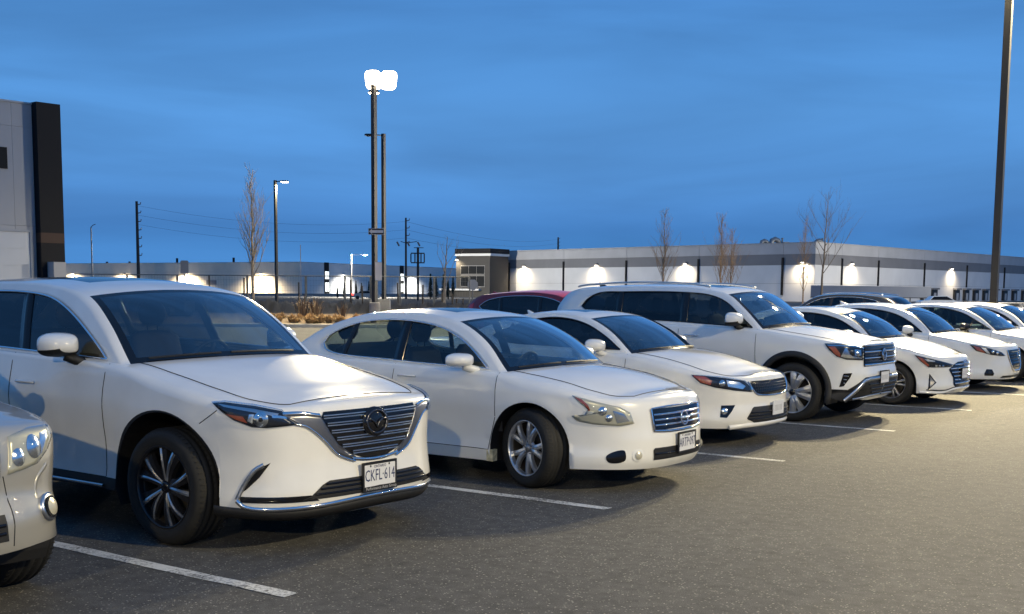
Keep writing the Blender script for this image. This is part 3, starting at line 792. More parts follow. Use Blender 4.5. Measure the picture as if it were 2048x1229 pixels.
COUPE_H = dict(wb=2.725, tyre=.334, rim=.23, tw=.235, track=.785, arch=.385, flare=.012, spin=.1,
  plan=[(.955,0,.775,.19,.045),(.94,.26,.77,.19,.045),(.88,.50,.755,.2,.05),(.74,.70,.75,.2,.055),(.50,.84,.785,.2,.065),(.2,.90,.86,.2,.075),(-.1,.918,.92,.2,.07),
        (-.45,.924,.965,.2,.05),(-1.2,.925,.985,.2,.03),(-2.0,.925,1.01,.2,.03),(-2.725,.915,1.04,.22,.05),(-3.3,.85,1.04,.28,.06),(-3.65,.7,1.04,.35,.05),(-3.8,.4,1.03,.35,.05),(-3.83,0,1.03,.35,.05)],
  fprof=[(.15,.13),(.22,.05),(.28,.0),(.38,.0),(.46,.02),(.56,.02),(.66,.04),(.76,.085),(1.0,.2)],
  sprof=SEDAN_N['sprof'], rprof=SEDAN_N['rprof'], hood=[(.92,.0),(.72,.03),(.4,.05),(0,.05),(-.45,.035)], hoodx=.80, hoodeta=.9, bow=.15, crown=.04,
  ul=[(-.45,0),(-.76,1.19),(-1.08,1.335),(-1.4,1.39),(-1.8,1.39),(-2.25,1.31),(-2.65,1.16),(-3.0,0)], a1=2, c1=5, tumble=(.42,.2),
  dlo_top=[(-.56,1.01),(-.8,1.155),(-1.1,1.285),(-1.45,1.345),(-1.8,1.32),(-2.15,1.21),(-2.35,1.12)], dlo_bot=[(-2.2,1.06),(-1.5,1.025)],
  pillars=[(-1.75,.07,.03)], sideglass=[GLASSP], trim=(GLOSSB,.008), doors=[-.44,-1.85], sillv=.14, sunroof=(-1.3,-1.8,.55), rbow=.12)
SUV_V = dict(wb=2.98, tyre=.381, rim=.27, tw=.255, track=.845, arch=.47, archdz=.02, flare=.01, spin=.31,
  plan=[(.87,0,1.03,.28,.05),(.865,.3,1.03,.28,.05),(.84,.56,1.02,.3,.05),(.75,.77,1.02,.34,.06),(.58,.90,1.035,.37,.06),(.3,.96,1.075,.36,.07),(-.1,.98,1.125,.34,.07),
        (-.5,.985,1.175,.32,.05),(-1.3,.99,1.205,.32,.035),(-2.2,.99,1.22,.32,.035),(-2.98,.985,1.24,.34,.035),(-3.5,.955,1.255,.38,.04),(-3.85,.86,1.24,.42,.05),(-4.02,.5,1.22,.44,.05),(-4.06,0,1.22,.44,.05)],
  fprof=[(.25,.14),(.33,.07),(.42,.02),(.5,.0),(.64,.0),(.72,.03),(.85,.04),(.97,.05),(1.04,.08),(1.3,.2)],
  sprof=[(.2,.05),(.32,.015),(.45,.03),(.6,.03),(.78,.012),(.88,.0),(.98,.0),(1.08,.014),(1.2,.035),(1.3,.05)],
  rprof=[(.3,.1),(.5,0),(.75,.0),(1.0,.02),(1.25,.06)],
  hood=[(.84,.0),(.66,.03),(.4,.05),(0,.055),(-.5,.04)], hoodx=.74, hoodeta=.88, bow=.16, crown=.05,
  ul=[(-.5,0),(-.78,1.43),(-1.05,1.62),(-1.5,1.70),(-2.2,1.722),(-3.0,1.705),(-3.55,1.645),(-3.75,1.45),(-3.9,0)], a1=2, c1=6, tumble=(.24,.14),
  dlo_top=[(-.60,1.195),(-.80,1.35),(-1.03,1.525),(-1.28,1.614),(-1.74,1.65),(-2.58,1.65),(-3.05,1.628),(-3.22,1.54),(-3.30,1.44)], dlo_bot=[(-3.1,1.34),(-2.6,1.285),(-1.67,1.253)],
  pillars=[(-1.62,.12,.03),(-2.66,.10,.02)], sideglass=[GLASSS,GLASSP,GLASSP], rearglass=GLASSP, trim=(GLOSSB,.008), doors=[-.52,-1.66,-2.56], sillv=.12, cladv=1, floorz=.32,
  archtrim=(.045, PLASTIC), archlow=True, sunroof=(-1.3,-2.3,.55), three=True, rbow=.08)
SEDAN_E = dict(SEDAN_N, wb=2.7, tyre=.319, rim=.218, tw=.22, track=.775, arch=.365, steer=0, spin=.2,
  plan=[(.82,0,.745,.18,.045),(.81,.26,.74,.18,.045),(.76,.48,.735,.185,.05),(.64,.68,.74,.19,.055),(.45,.82,.785,.19,.065),(.2,.87,.85,.19,.075),(-.1,.892,.905,.19,.07),
        (-.36,.897,.95,.19,.05),(-1.2,.90,.975,.19,.03),(-2.0,.90,1.0,.19,.03),(-2.7,.885,1.02,.22,.05),(-3.2,.83,1.03,.28,.06),(-3.55,.68,1.04,.35,.05),(-3.7,.4,1.04,.35,.05),(-3.73,0,1.04,.35,.05)],
  fprof=[(.15,.10),(.22,.03),(.28,.0),(.40,.012),(.52,.02),(.62,.03),(.7,.05),(.76,.09),(1.0,.2)], hood=[(.77,.0),(.6,.03),(.3,.05),(0,.05),(-.36,.035)], hoodx=.66,
  ul=[(-.36,0),(-.64,1.19),(-.98,1.335),(-1.3,1.40),(-1.7,1.405),(-2.15,1.355),(-2.5,1.24),(-2.8,1.11),(-3.0,0)],
  dlo_top=[(-.44,.99),(-.64,1.11),(-.9,1.245),(-1.2,1.325),(-1.55,1.35),(-1.9,1.32),(-2.2,1.225),(-2.42,1.12)], dlo_bot=[(-2.3,1.06),(-1.5,1.02)],
  pillars=[(-1.46,.09,.03)], sideglass=[GLASSP], trim=(GLOSSB,.008), doors=[-.36,-1.46,-2.3], sunroof=(-1.25,-1.75,.55))
SEDAN_A = dict(SEDAN_N, wb=2.825, tyre=.335, rim=.225, tw=.225, track=.785, arch=.385, steer=0, spin=.1,
  plan=[(.94,0,.79,.19,.045),(.93,.26,.785,.19,.045),(.87,.50,.775,.195,.05),(.72,.70,.775,.2,.055),(.48,.84,.81,.2,.065),(.2,.90,.87,.2,.075),(-.1,.915,.92,.2,.07),
        (-.38,.92,.955,.2,.05),(-1.2,.925,.975,.2,.03),(-2.0,.925,1.0,.2,.03),(-2.8,.91,1.03,.22,.05),(-3.4,.85,1.04,.28,.06),(-3.75,.7,1.05,.35,.05),(-3.9,.4,1.05,.35,.05),(-3.95,0,1.05,.35,.05)],
  hood=[(.9,.0),(.7,.03),(.4,.05),(0,.05),(-.38,.035)], hoodx=.74, sunroof=None, sideglass=[GLASSP], trim=(GLOSSB,.008))
SEDAN_G = dict(SEDAN_A, sideglass=[glass('green_glass', (.42,.52,.50), 1.0)], trim=(GLOSSB,.007), wb=2.75, pillars=[(-.78,.04,-.08),(-1.52,.09,.03)],
  ul=[(-.28,0),(-.6,1.2),(-.95,1.365),(-1.3,1.43),(-1.7,1.44),(-2.15,1.40),(-2.5,1.30),(-2.8,1.14),(-3.0,0)],
  dlo_top=[(-.36,.985),(-.6,1.12),(-.9,1.275),(-1.2,1.36),(-1.55,1.39),(-1.9,1.365),(-2.2,1.28),(-2.42,1.15)])
SUV_R = dict(SUV_M, wb=2.66, tyre=.36, rim=.24, track=.79, arch=.43, sunroof=None, three=False, seatmat=CLOTHB,
  plan=[(.9,0,.98,.24),(.89,.28,.98,.24),(.85,.5,.97,.25),(.74,.7,.97,.27),(.55,.83,.985,.3),(.3,.89,1.02,.3),(-.1,.92,1.06,.3),(-.45,.925,1.10,.3),(-1.2,.928,1.13,.3),(-2,.928,1.16,.3),(-2.66,.92,1.19,.3),(-3.2,.88,1.21,.35),(-3.5,.76,1.2,.4),(-3.65,.45,1.18,.42),(-3.68,0,1.18,.42)],
  ul=[(-.45,0),(-.75,1.36),(-1.05,1.53),(-1.5,1.605),(-2.0,1.62),(-2.6,1.59),(-3.1,1.52),(-3.35,1.36),(-3.55,0)],
  dlo_top=[(-.58,1.13),(-.82,1.31),(-1.1,1.45),(-1.5,1.535),(-2.0,1.55),(-2.5,1.52),(-2.85,1.44),(-3.02,1.33)], dlo_bot=[(-2.8,1.21),(-2.0,1.185),(-1.2,1.16)],
  pillars=[(-1.5,.09,.05),(-2.45,.08,.06)], sideglass=[GLASSP,GLASSP,GLASSP], doors=[-.5,-1.55,-2.3], hood=[(.86,0),(.65,.03),(.3,.05),(-.45,.035)], hoodx=.72)
SUV_K = dict(SUV_R, trim=(CHROME,.008))
SUV_S = dict(SUV_M, wb=2.7, tyre=.36, rim=.24, track=.80, arch=.44, sunroof=None, three=False, trim=(GLOSSB,.008),
  plan=[(.87,0,.985,.37,.06),(.86,.3,.985,.37,.06),(.81,.52,.975,.38,.07),(.69,.72,.97,.38,.07),(.47,.835,.98,.38,.07),(.25,.88,1.0,.36,.07),(-.1,.9,1.03,.33),(-.45,.905,1.07,.32),(-1.2,.91,1.1,.32),(-2,.91,1.12,.32),(-2.7,.905,1.13,.32),(-3.2,.87,1.14,.36),(-3.5,.76,1.14,.4),(-3.65,.45,1.12,.42),(-3.68,0,1.12,.42)],
  ul=[(-.45,0),(-.75,1.36),(-1.05,1.53),(-1.5,1.605),(-2.0,1.62),(-2.6,1.6),(-3.2,1.54),(-3.4,1.36),(-3.55,0)],
  dlo_top=[(-.58,1.11),(-.82,1.31),(-1.1,1.45),(-1.5,1.535),(-2.0,1.55),(-2.5,1.53),(-2.95,1.46),(-3.1,1.33)], dlo_bot=[(-2.9,1.18),(-2.0,1.16),(-1.2,1.13)],
  fprof=[(.25,.10),(.32,.03),(.4,0),(.5,0),(.58,.02),(.64,.045),(.75,.05),(.88,.07),(.96,.1),(1.2,.2)],
  pillars=[(-1.5,.09,.05),(-2.45,.08,.06)], doors=[-.5,-1.55,-2.3], hood=[(.82,0),(.62,.03),(.3,.05),(-.45,.035)], hoodx=.72)
PLACE = dict(mazda=((-1.58, 1.365), 0, 'SUV_M'), maxima=((-1.04, 4.625), 0, 'SEDAN_N'), accord=((-1.63, 7.95), 0, 'COUPE_H'), vw=((-1.43, 11.15), 0, 'SUV_V'),
  elantra=((-1.21, 14.27), 0, 'SEDAN_E'), altima=((-1.42, 17.85), 0, 'SEDAN_A'), white7=((-1.05, 20.5), 0, 'SEDAN_G'), white8=((-1.2, 23.8), 0, 'SEDAN_A'),
  red=((-7.3, 15.95), 0, 'SUV_R'), black=((-9.6, 29.4), 180, 'SUV_K'), silver=((-1.47, -1.60), 0, 'SUV_S'))
# ------------------------------------------------------------------ the parked cars
def emblem(C, z, r, kind, m=CHROME, y=0.0, back=None, ry=None, off=.012):
    p = C.SP(np.array([y if y else 1e-3]), np.array([z]), off)[0]; n = C.S.N(np.array([max(abs(y), .02)]), np.array([z]))[0]
    tilt = math.atan2(n[2], n[0]); ry = ry or r
    def q(a, b, d=0): return (p[0]+d-b*math.tan(tilt)*1.0, p[1]+a, z+b)
    o = None
    if back:
        g = G(); rows = [[q(ry*1.3*k*math.cos(t), r*1.3*k*math.sin(t), d) for t in np.linspace(0, 2*math.pi, 25)[:-1]] for k, d in ((1, -.02), (1, .0), (.94, .005), (.02, .006))]
        g.grid(rows, closed=True); o = fixn(g.obj('emblem_backing', back, C.root, True))
    g = G()
    ring = [q(ry*math.cos(t), r*math.sin(t), .008) for t in np.linspace(0, 2*math.pi, 29)]; tr = r*.11
    g.tube(ring, tr, 6, False)
    T = lambda pts, k=1.0: g.tube([q(a*ry, b*r, .010) for a, b in pts], tr*k, 5)
    if kind == 'wing': T([(-.92, .25), (-.55, .22), (-.2, -.05), (0, -.5), (.2, -.05), (.55, .22), (.92, .25)], 1.0)
    elif kind == 'bar': T([(-1.12, 0), (1.12, 0)], 2.0)
    elif kind == 'vw': T([(-.38, .9), (0, .12), (.38, .9)], .9); T([(-.9, .3), (-.42, -.85), (0, .02), (.42, -.85), (.9, .3)], .9)
    elif kind == 'h': T([(-.5, -.6), (-.3, .6)], 1.3); T([(.3, -.6), (.5, .6)], 1.3); T([(-.4, -.05), (.4, .1)], 1.2)
    return g.obj('emblem', m, o or C.root, True)
def disc_on(C, name, s, z, r, m, side=-1, off=.008, parent=None, dome=0.0, rs=None):
    rs = rs or r; pts = [(s+rs*math.cos(t), z+r*math.sin(t)) for t in np.linspace(0, 2*math.pi, 19)[:-1]]
    return C.patch(name, pts, m, off, side, parent, dome=dome, rings=3, dens=1)
def lamp(C, poly, housing, inner, side):
    """headlight: dark bowl, lit pieces, clear cover"""
    h_ = C.patch('headlight', poly, housing, .003, side, rim=.012)
    for nm, m, pts, off in inner:
        if nm == 'disc': disc_on(C, 'projector', *pts[:3], m, side, off, h_, dome=.012)
        else: C.patch(nm, pts, m, off, side, h_)
    C.patch('lens_cover', poly, GLASSH, .016, side, h_, dome=.01, rim=.014)
    return h_
def slats(C, zs, hws, m, r=.006, off=.012, parent=None, flat=None, name='slat'):
    for z, hw in zip(zs, hws):
        q = np.linspace(-1, 1, 21); P = C.SP(q*hw, np.full(21, z), off)
        A = P.copy(); A[:, 2] += r; B = P.copy(); B[:, 2] -= r; A2 = A.copy(); A2[:, 0] -= .02; B2 = B.copy(); B2[:, 0] -= .02; Mid = P.copy(); Mid[:, 0] += r*.6
        fixn(G().grid([A2, A, Mid, B, B2]).obj(name, m, parent or C.root, True))
def wipers(C):
    iA0 = C.ix[0]; T = C.T
    for a, b, k in ((3, 11, 2), (11, 20, 2)):
        P = [T[iA0, j]*.72+T[iA0+1, j]*.28+np.array([.01, 0, .018]) for j in range(a, b)]
        G().tube(P, .008, 5).obj('wiper', PLASTIC, C.root)
def antenna(C, i_from_end=2, m=None):
    c1 = C.ix[2]; p = C.T[c1-i_from_end, 12]; g = G(); rows = []
    for f in np.linspace(0, 1, 6):
        w_ = .032*(1-f)**.8+.002; x0 = .07-.15*f; x1 = -.09-.02*f; ring = []
        for t in np.linspace(0, 2*math.pi, 11)[:-1]: ring.append((p[0]+(x0+x1)/2+(x0-x1)/2*math.cos(t), w_*math.sin(t), p[2]-.006+.065*f))
        rows.append(ring)
    g.grid(rows, closed=True); fixn(g.obj('fin_antenna', m or C.paint, C.root, True))
ROW = 'white cars parked side by side in the row'
W_TWIN = lambda m, d, n=5: dict(n=n, face=m, side=d, lip=m, hub=m, cap=GLOSSB, spokes=[(-.16, -.22, .028, .018, .0, -.004, m), (.16, .22, .028, .018, .0, -.004, m)])
# --- white three-row SUV with the big chrome-winged grille
MIX = dict(n=5, face=RIMD, lip=RIMD, hub=RIMD, cap=GLOSSB, dish=.025, spokes=[(-.20, -.30, .030, .036, .0, .004, RIMD), (.20, .30, .030, .036, .0, .004, RIMD), (-.13, -.16, .010, .020, -.006, -.004, SATIN), (.14, .40, .006, .014, -.006, -.004, SATIN)])
SUV_M['wheelstyle'] = MIX
C = Car('sport_utility_vehicle', SUV_M, *PLACE['mazda'][:2], paint=WHITE2)
tag(C.root, 'white SUV with dark winged emblem grille and plate reading CKFL 614', 'car', ROW)
HLM = [(1.212,.948),(1.127,.952),(.922,.932),(.736,.903),(.691,.85),(.641,.816),(.836,.803),(.927,.809),(1.042,.849)]
for sd in (-1, 1):
    lamp(C, HLM, LAMPDARK, [('light_guide', SATIN, [(1.17,.942),(.92,.915),(.76,.888),(.77,.872),(.92,.897),(1.12,.925)], .006), ('side_marker', AMBER, [(1.10,.885),(.985,.872),(.955,.832),(1.03,.853)], .006),
        ('disc', REFL, (.872,.855,.046), .006), ('disc', GLOSSB, (.872,.855,.030), .0075), ('reflector', REFL, [(.945,.885),(.915,.885),(.925,.83),(.955,.845)], .006), ('reflector', REFL, [(.81,.885),(.71,.87),(.705,.855),(.80,.865)], .006)], sd)
    C.strip('bumper_seam', [(1.165,.905),(1.20,.88),(1.30,.815)], GAP, .003, .0005, sd, flat=.001)
    C.patch('grille_wing', [(.74,.885),(.60,.884),(.47,.866),(.40,.755),(.315,.645),(.19,.582),(.20,.556),(.34,.612),(.45,.715),(.57,.805),(.64,.826)], GUNM, .010, sd, rim=.012, dens=.02)
    C.strip('grille_wing_edge', [(.645,.82),(.57,.80),(.45,.71),(.34,.607),(.20,.552)], CHROME, .006, .014, sd, flat=.006)
    C.strip('grille_wing_edge', [(.735,.884),(.60,.882),(.475,.866)], CHROME, .009, .014, sd, flat=.006)
    C.patch('fog_recess', [(.815,.585),(.89,.492),(.975,.415),(1.0,.40),(.975,.475),(.92,.54)], GLOSSB, .003, sd)
    C.strip('bumper_chrome', [(.86,.572),(.915,.54),(.985,.452),(1.035,.352)], SATIN, .014, .008, sd, flat=.01)
    C.patch('bumper_slot', [(1.02,.372),(.56,.372),(.50,.335),(1.01,.335)], GLOSSB, .0035, sd)
    C.strip('hood_crease', [(1.2,.955),(1.0,.945),(.8,.925)], GAP, .003, .002, sd, flat=.002) if False else None
gr = C.zpatch('grille', [(.562,.10),(.591,.19),(.643,.306),(.746,.40),(.849,.462),(.885,.44)], GLOSSB, .006)
for k, z in enumerate(np.linspace(.612, .852, 6)):
    for dz_ in (-.008, .008): slats(C, [z+dz_], [np.interp(z, [.562,.591,.643,.746,.849], [.08,.17,.29,.385,.45])], SATIN, .0035, .016, gr)
emblem(C, .795, .075, 'wing', DCHR, back=GLOSSB, ry=.095, off=.018)
C.strip('grille_chin', [(-.22,.572),(-.1,.556),(0,.552),(.1,.556),(.22,.572)], CHROME, .010, .010, 1, flat=.01)
C.zpatch('lower_intake', [(.345,.62),(.365,.56),(.43,.475),(.452,.42)], PLASTIC, .004)
slats(C, [.375, .405, .432], [.53, .49, .45], GLOSSB, .006, .012)
C.strip('bumper_chrome', [(-1.035,.345),(-.98,.308),(-.65,.297),(-.2,.315),(0,.317),(.2,.315),(.65,.297),(.98,.308),(1.035,.345)], CHROME, .013, .012, 1, flat=.014)
C.strip('bumper_valance', [(-1.2,.275),(-1.0,.265),(-.65,.25),(0,.265),(.65,.25),(1.0,.265),(1.2,.275)], PLASTIC, .034, .006, 1, flat=.01)
C.plate(.448, 'CKFL·614', top='ONTARIO', bottom='Performance Auto Group')
C.mirror(-.97, 1.262, 1.03, C.paint, (.14, .25, .17), lower=PLASTIC)
for x in (-1.36, -2.24): C.handle(x, .985, C.paint, lg=.21)
C.strip('sill_chrome', [(float(C.S.s_of_x(-.62)), .33), (float(C.S.s_of_x(-2.3)), .34)], SATIN, .010, .01, -1, flat=.01); C.strip('sill_chrome', [(float(C.S.s_of_x(-.62)), .33), (float(C.S.s_of_x(-2.3)), .34)], SATIN, .010, .01, 1, flat=.01)
wipers(C); antenna(C, 1)
cam_ = G(); p_ = C.T[C.ix[1]-3, 12]; cam_.box((p_[0]-.12, -.05, p_[2]-.09), (p_[0]-.02, .05, p_[2]-.02)); cam_.obj('sensor_housing', PLASTIC, C.root)
MAZ = C
# --- white sedan, worn headlights
SEDAN_N['wheelstyle'] = dict(n=5, face=RIMS, lip=RIMS, hub=RIMG, cap=RIMG, dish=.03, spokes=[(-.10, -.28, .026, .022, .0, -.002, RIMS), (.10, .28, .026, .022, .0, -.002, RIMS)])
C = Car('sedan', SEDAN_N, *PLACE['maxima'][:2], paint=WHITE)
tag(C.root, 'white sedan with steered front wheel, slatted grille and plate reading ARTP 097', 'car', ROW)
HLN = [(1.142,.803),(.927,.755),(.741,.717),(.651,.672),(.613,.58),(.736,.563),(.962,.577),(1.092,.60),(1.142,.642),(1.035,.65),(1.007,.698)]
for sd in (-1, 1):
    lamp(C, HLN, HAZY, [('turn_signal', AMBER, [(1.125,.796),(1.06,.777),(1.005,.735),(.985,.69),(1.0,.685),(1.03,.728)], .006), ('disc', REFL, (.885,.685,.036), .007), ('disc', REFL, (.83,.628,.030), .007), ('reflector', REFL, [(.80,.69),(.70,.66),(.65,.60),(.76,.585),(.78,.64)], .006)], sd)
    C.patch('bumper_opening', [(.85,.312),(.80,.347),(.70,.362),(.685,.34),(.69,.278),(.80,.258),(.84,.275)], GLOSSB, .003, sd, spline=True)
    disc_on(C, 'fog_lamp_ring', .571, .317, .052, C.paint, sd, .004, dome=.004, rs=.058); disc_on(C, 'fog_lamp', .571, .317, .032, HAZY, sd, .012, dome=.008)
gr = C.zpatch('grille', [(.512,.405),(.66,.425),(.69,.41)], GLOSSB, .005)
slats(C, [.553, .597, .640], [.40, .405, .412], CHROME, .008, .016, gr)
C.strip('grille_surround', [(-.428,.69),(-.405,.508),(-.2,.497),(0,.495),(.2,.497),(.405,.508),(.428,.69)], CHROME, .011, .012, 1, spline=False, flat=.012)
C.strip('grille_surround', [(-.42,.692),(-.2,.702),(0,.704),(.2,.702),(.42,.692)], CHROME, .007, .012, 1, flat=.01)
emblem(C, .597, .058, 'bar', CHROME, off=.03)
C.zpatch('lower_intake', [(.268,.41),(.352,.42),(.368,.40)], PLASTIC, .004); slats(C, [.318], [.40], GLOSSB, .008, .012)
C.plate(.388, 'ARTP·097', top='ONTARIO', y=.05)
C.mirror(-.66, 1.055, .99, C.paint, (.12, .27, .125), base=C.paint, signal=mat('clear_signal', (.6, .6, .56), .2))
for x in (-1.22, -2.08): C.handle(x, .885, C.paint, lg=.2)
wipers(C)
# torn sill end in front of the wheel
tw_ = G(); tw_.box((-.425, -.925, .20), (-.36, -.86, .30)); tw_.obj('torn_sill_end', mat('yellowed_plastic', (.62, .56, .36), .6, noise=(30, .4, 3)), C.root)
# --- white coupe
COUPE_H['wheelstyle'] = W_TWIN(RIMG, RIMG)
C = Car('coupe', COUPE_H, *PLACE['accord'][:2], paint=WHITE2)
tag(C.root, 'white coupe with mesh grille between slatted grille sedan and chrome grille SUV', 'car', ROW)
HLH = [(1.182,.772),(1.032,.763),(.811,.744),(.566,.711),(.476,.636),(.47,.59),(.701,.612),(.922,.645),(1.077,.687)]
for sd in (-1, 1):
    lamp(C, HLH, LAMPDARK, [('turn_signal', AMBER, [(1.165,.767),(1.03,.755),(.955,.715),(.97,.67),(1.07,.695)], .006), ('disc', REFL, (.845,.688,.034), .007), ('reflector', REFL, [(.80,.722),(.64,.70),(.56,.655),(.60,.625),(.78,.655)], .005)], sd)
    C.patch('fog_recess', [(.85,.452),(.69,.457),(.73,.39),(.786,.32),(.86,.325)], GLOSSB, .003, sd); disc_on(C, 'fog_lamp', .815, .39, .034, REFL, sd, .008, dome=.006)
gr = C.zpatch('grille', [(.552,.25),(.575,.40),(.64,.46),(.695,.49),(.705,.40)], GLOSSB, .005)
slats(C, np.linspace(.585, .70, 5), np.interp(np.linspace(.585, .70, 5), [.575, .706], [.38, .48]), PLASTIC, .003, .007, gr)
for q in np.linspace(-.42, .42, 22):
    C.strip('mesh_bar', [(abs(q), .575+.02*(abs(q) > .38)), (abs(q), .705)], PLASTIC, .003, .007, 1 if q > 0 else -1, gr, n=4, spline=False)
C.strip('grille_chrome', [(-.52,.70),(-.455,.615),(-.40,.568),(-.2,.545),(0,.54),(.2,.545),(.40,.568),(.455,.615),(.52,.70)], CHROME, .008, .010, 1, flat=.012)
C.zpatch('lower_intake', [(.262,.44),(.305,.556),(.415,.471),(.43,.44)], PLASTIC, .004); slats(C, [.3, .335, .37], [.53, .52, .5], GLOSSB, .006, .012)
C.strip('lip_spoiler', [(-.75,.215),(-.5,.235),(0,.24),(.5,.235),(.75,.215)], C.paint, .022, .018, 1, flat=.03)
C.plate(.40, '', frame=False, y=.03)
C.mirror(-.78, 1.05, .985, C.paint, (.13, .25, .15), base=C.paint, signal=mat('clear_signal'))
C.handle(-1.55, .89, C.paint); wipers(C); antenna(C, 1)
# --- white SUV with black wheel-arch mouldings
SUV_V['wheelstyle'] = dict(n=5, face=RIMS, lip=RIMS, hub=RIMG, cap=GLOSSB, dish=.02, spokes=[(-.17, -.25, .034, .05, .0, -.006, RIMS), (.17, .25, .034, .05, .0, -.006, RIMS)])
C = Car('sport_utility_vehicle', SUV_V, *PLACE['vw'][:2], paint=WHITE)
tag(C.root, 'tall white SUV with roof rails, chrome grille and black wheel arch mouldings', 'car', ROW)
HLV = [(1.187,1.018),(1.012,1.018),(.616,.992),(.626,.809),(.907,.823),(1.032,.86),(1.127,.941)]
for sd in (-1, 1):
    lamp(C, HLV, LAMPDARK, [('turn_signal', AMBER, [(1.14,.985),(1.06,.985),(.99,.90),(.985,.855),(1.05,.885)], .006), ('light_guide', CHROME, [(1.16,1.005),(1.0,1.003),(.64,.978),(.64,.966),(1.0,.99),(1.14,.993)], .007), ('light_guide', CHROME, [(.98,.856),(.90,.84),(.65,.828),(.65,.842),(.89,.858),(.90,.965),(.93,.968)], .007),
        ('disc', GLOSSB, (.83,.915,.042), .006), ('disc', REFL, (.72,.90,.036), .006), ('reflector', REFL, [(.79,.95),(.67,.94),(.66,.87),(.78,.87)], .004)], sd)
    C.patch('fog_recess', [(.935,.645),(.82,.652),(.84,.60),(.925,.483),(.985,.472)], GLOSSB, .003, sd)
    for k in range(3): C.strip('fog_recess_fin', [(.93-.0*k, .615-.045*k), (.87+.02*k, .612-.045*k)], SATIN, .005, .006, sd)
    C.patch('lower_bumper', [(1.16,.445),(.886,.432),(.60,.592),(.30,.605),(.02,.605),(.02,.33),(.376,.33),(.74,.30),(.93,.285),(1.17,.36)], PLASTIC, .006, sd, dens=.05)
    C.strip('skid_plate', [(.91,.298),(.80,.385),(.62,.545),(.50,.568),(.02,.575)], SATIN, .024, .018, sd, spline=False, flat=.015)
    C.strip('skid_bar', [(.78,.315),(.376,.345),(.02,.35)], SATIN, .012, .012, sd, flat=.012)
    for k, (a_, b_) in enumerate(zip(*[iter([0, 0])]*2)): pass
gr = C.zpatch('grille', [(.725,.60),(.80,.615),(.985,.615),(1.0,.58)], GLOSSB, .006)
for z, r_ in ((.985, .009), (.91, .011), (.83, .009), (.745, .013)): slats(C, [z], [.61], CHROME, r_, .018, gr)
for z in (.945, .87, .79): slats(C, [z], [.6], GLOSSB, .012, .012, gr)
emblem(C, .865, .07, 'vw', CHROME, back=GLOSSB, off=.022)
for k, z in enumerate((.40, .45, .50)): slats(C, [z], [.40+.06*k], GLOSSB, .008, .016)
C.plate(.573, '', y=-.04)
C.mirror(-.80, 1.30, 1.04, C.paint, (.14, .27, .19), lower=PLASTIC)
for x in (-1.35, -2.25): C.handle(x, 1.07, CHROME, lg=.21)
for sd in (-1, 1):
    a1, c1 = C.ix[1], C.ix[2]; P = [C.T[i, 1 if sd < 0 else -2]+np.array([0, 0, .02+.035*math.sin(math.pi*min(1, max(0, t)))**.3]) for i, t in zip(range(a1+5, c1-1), np.linspace(0.02, .98, c1-a1-6))]
    G().tube(P, .016, 6).obj('roof_rail', SATIN, C.root, True)
wipers(C); antenna(C, 3, GLOSSB)
# --- white sedan with triangular lamps
SEDAN_E['wheelstyle'] = dict(n=5, face=RIMG, lip=RIMG, hub=RIMG, cap=RIMG, dish=.025, spokes=[(-.16, -.20, .018, .018, .0, -.002, RIMG), (.16, .20, .018, .018, .0, -.002, RIMG)])
C = Car('sedan', SEDAN_E, *PLACE['elantra'][:2], paint=WHITE)
tag(C.root, 'white sedan with triangular bumper lamps next to the chrome grille SUV', 'car', ROW)
HLE = [(1.092,.757),(.786,.69),(.416,.61),(.46,.585),(.566,.577),(.881,.578),(1.002,.665)]
for sd in (-1, 1):
    lamp(C, HLE, LAMPDARK, [('turn_signal', AMBER, [(1.06,.735),(.975,.712),(.87,.60),(.90,.592),(.99,.668)], .006), ('reflector', SATIN, [(.95,.70),(.78,.672),(.80,.66),(.90,.665)], .006)]+[('reflector', REFL, [(.66+.06*k,.612),(.625+.06*k,.612),(.625+.06*k,.587),(.66+.06*k,.587)], .006) for k in range(3)], sd)
    C.patch('bumper_lamp_recess', [(.862,.485),(.75,.352),(.878,.245)], GLOSSB, .003, sd); C.patch('bumper_lamp', [(.85,.45),(.775,.353),(.85,.285)], GUNM, .007, sd)
gr = C.zpatch('grille', [(.275,.36),(.30,.42),(.415,.42),(.547,.53),(.63,.36),(.65,.25)], GLOSSB, .005)
for z in np.linspace(.33, .61, 6): slats(C, [z], [np.interp(z, [.30,.415,.547,.63], [.40,.40,.51,.34])], CHROME, .009, .016, gr)
emblem(C, .63, .045, 'h', CHROME, ry=.075, off=.03)
C.strip('lip_spoiler', [(-1.0,.21),(-.6,.205),(-.42,.25),(0,.255),(.42,.25),(.6,.205),(1.0,.21)], C.paint, .016, .012, 1, flat=.02)
C.strip('bumper_gap', [(-.9,.245),(-.6,.236),(-.40,.275),(0,.28),(.40,.275),(.6,.236),(.9,.245)], GLOSSB, .008, .004, 1, flat=.004)
C.plate(.47, '', frame=True)
C.mirror(-.66, 1.03, .97, C.paint, (.12, .24, .15)); C.handle(-1.2, .88, C.paint); C.handle(-2.0, .89, C.paint); wipers(C); antenna(C, 1)
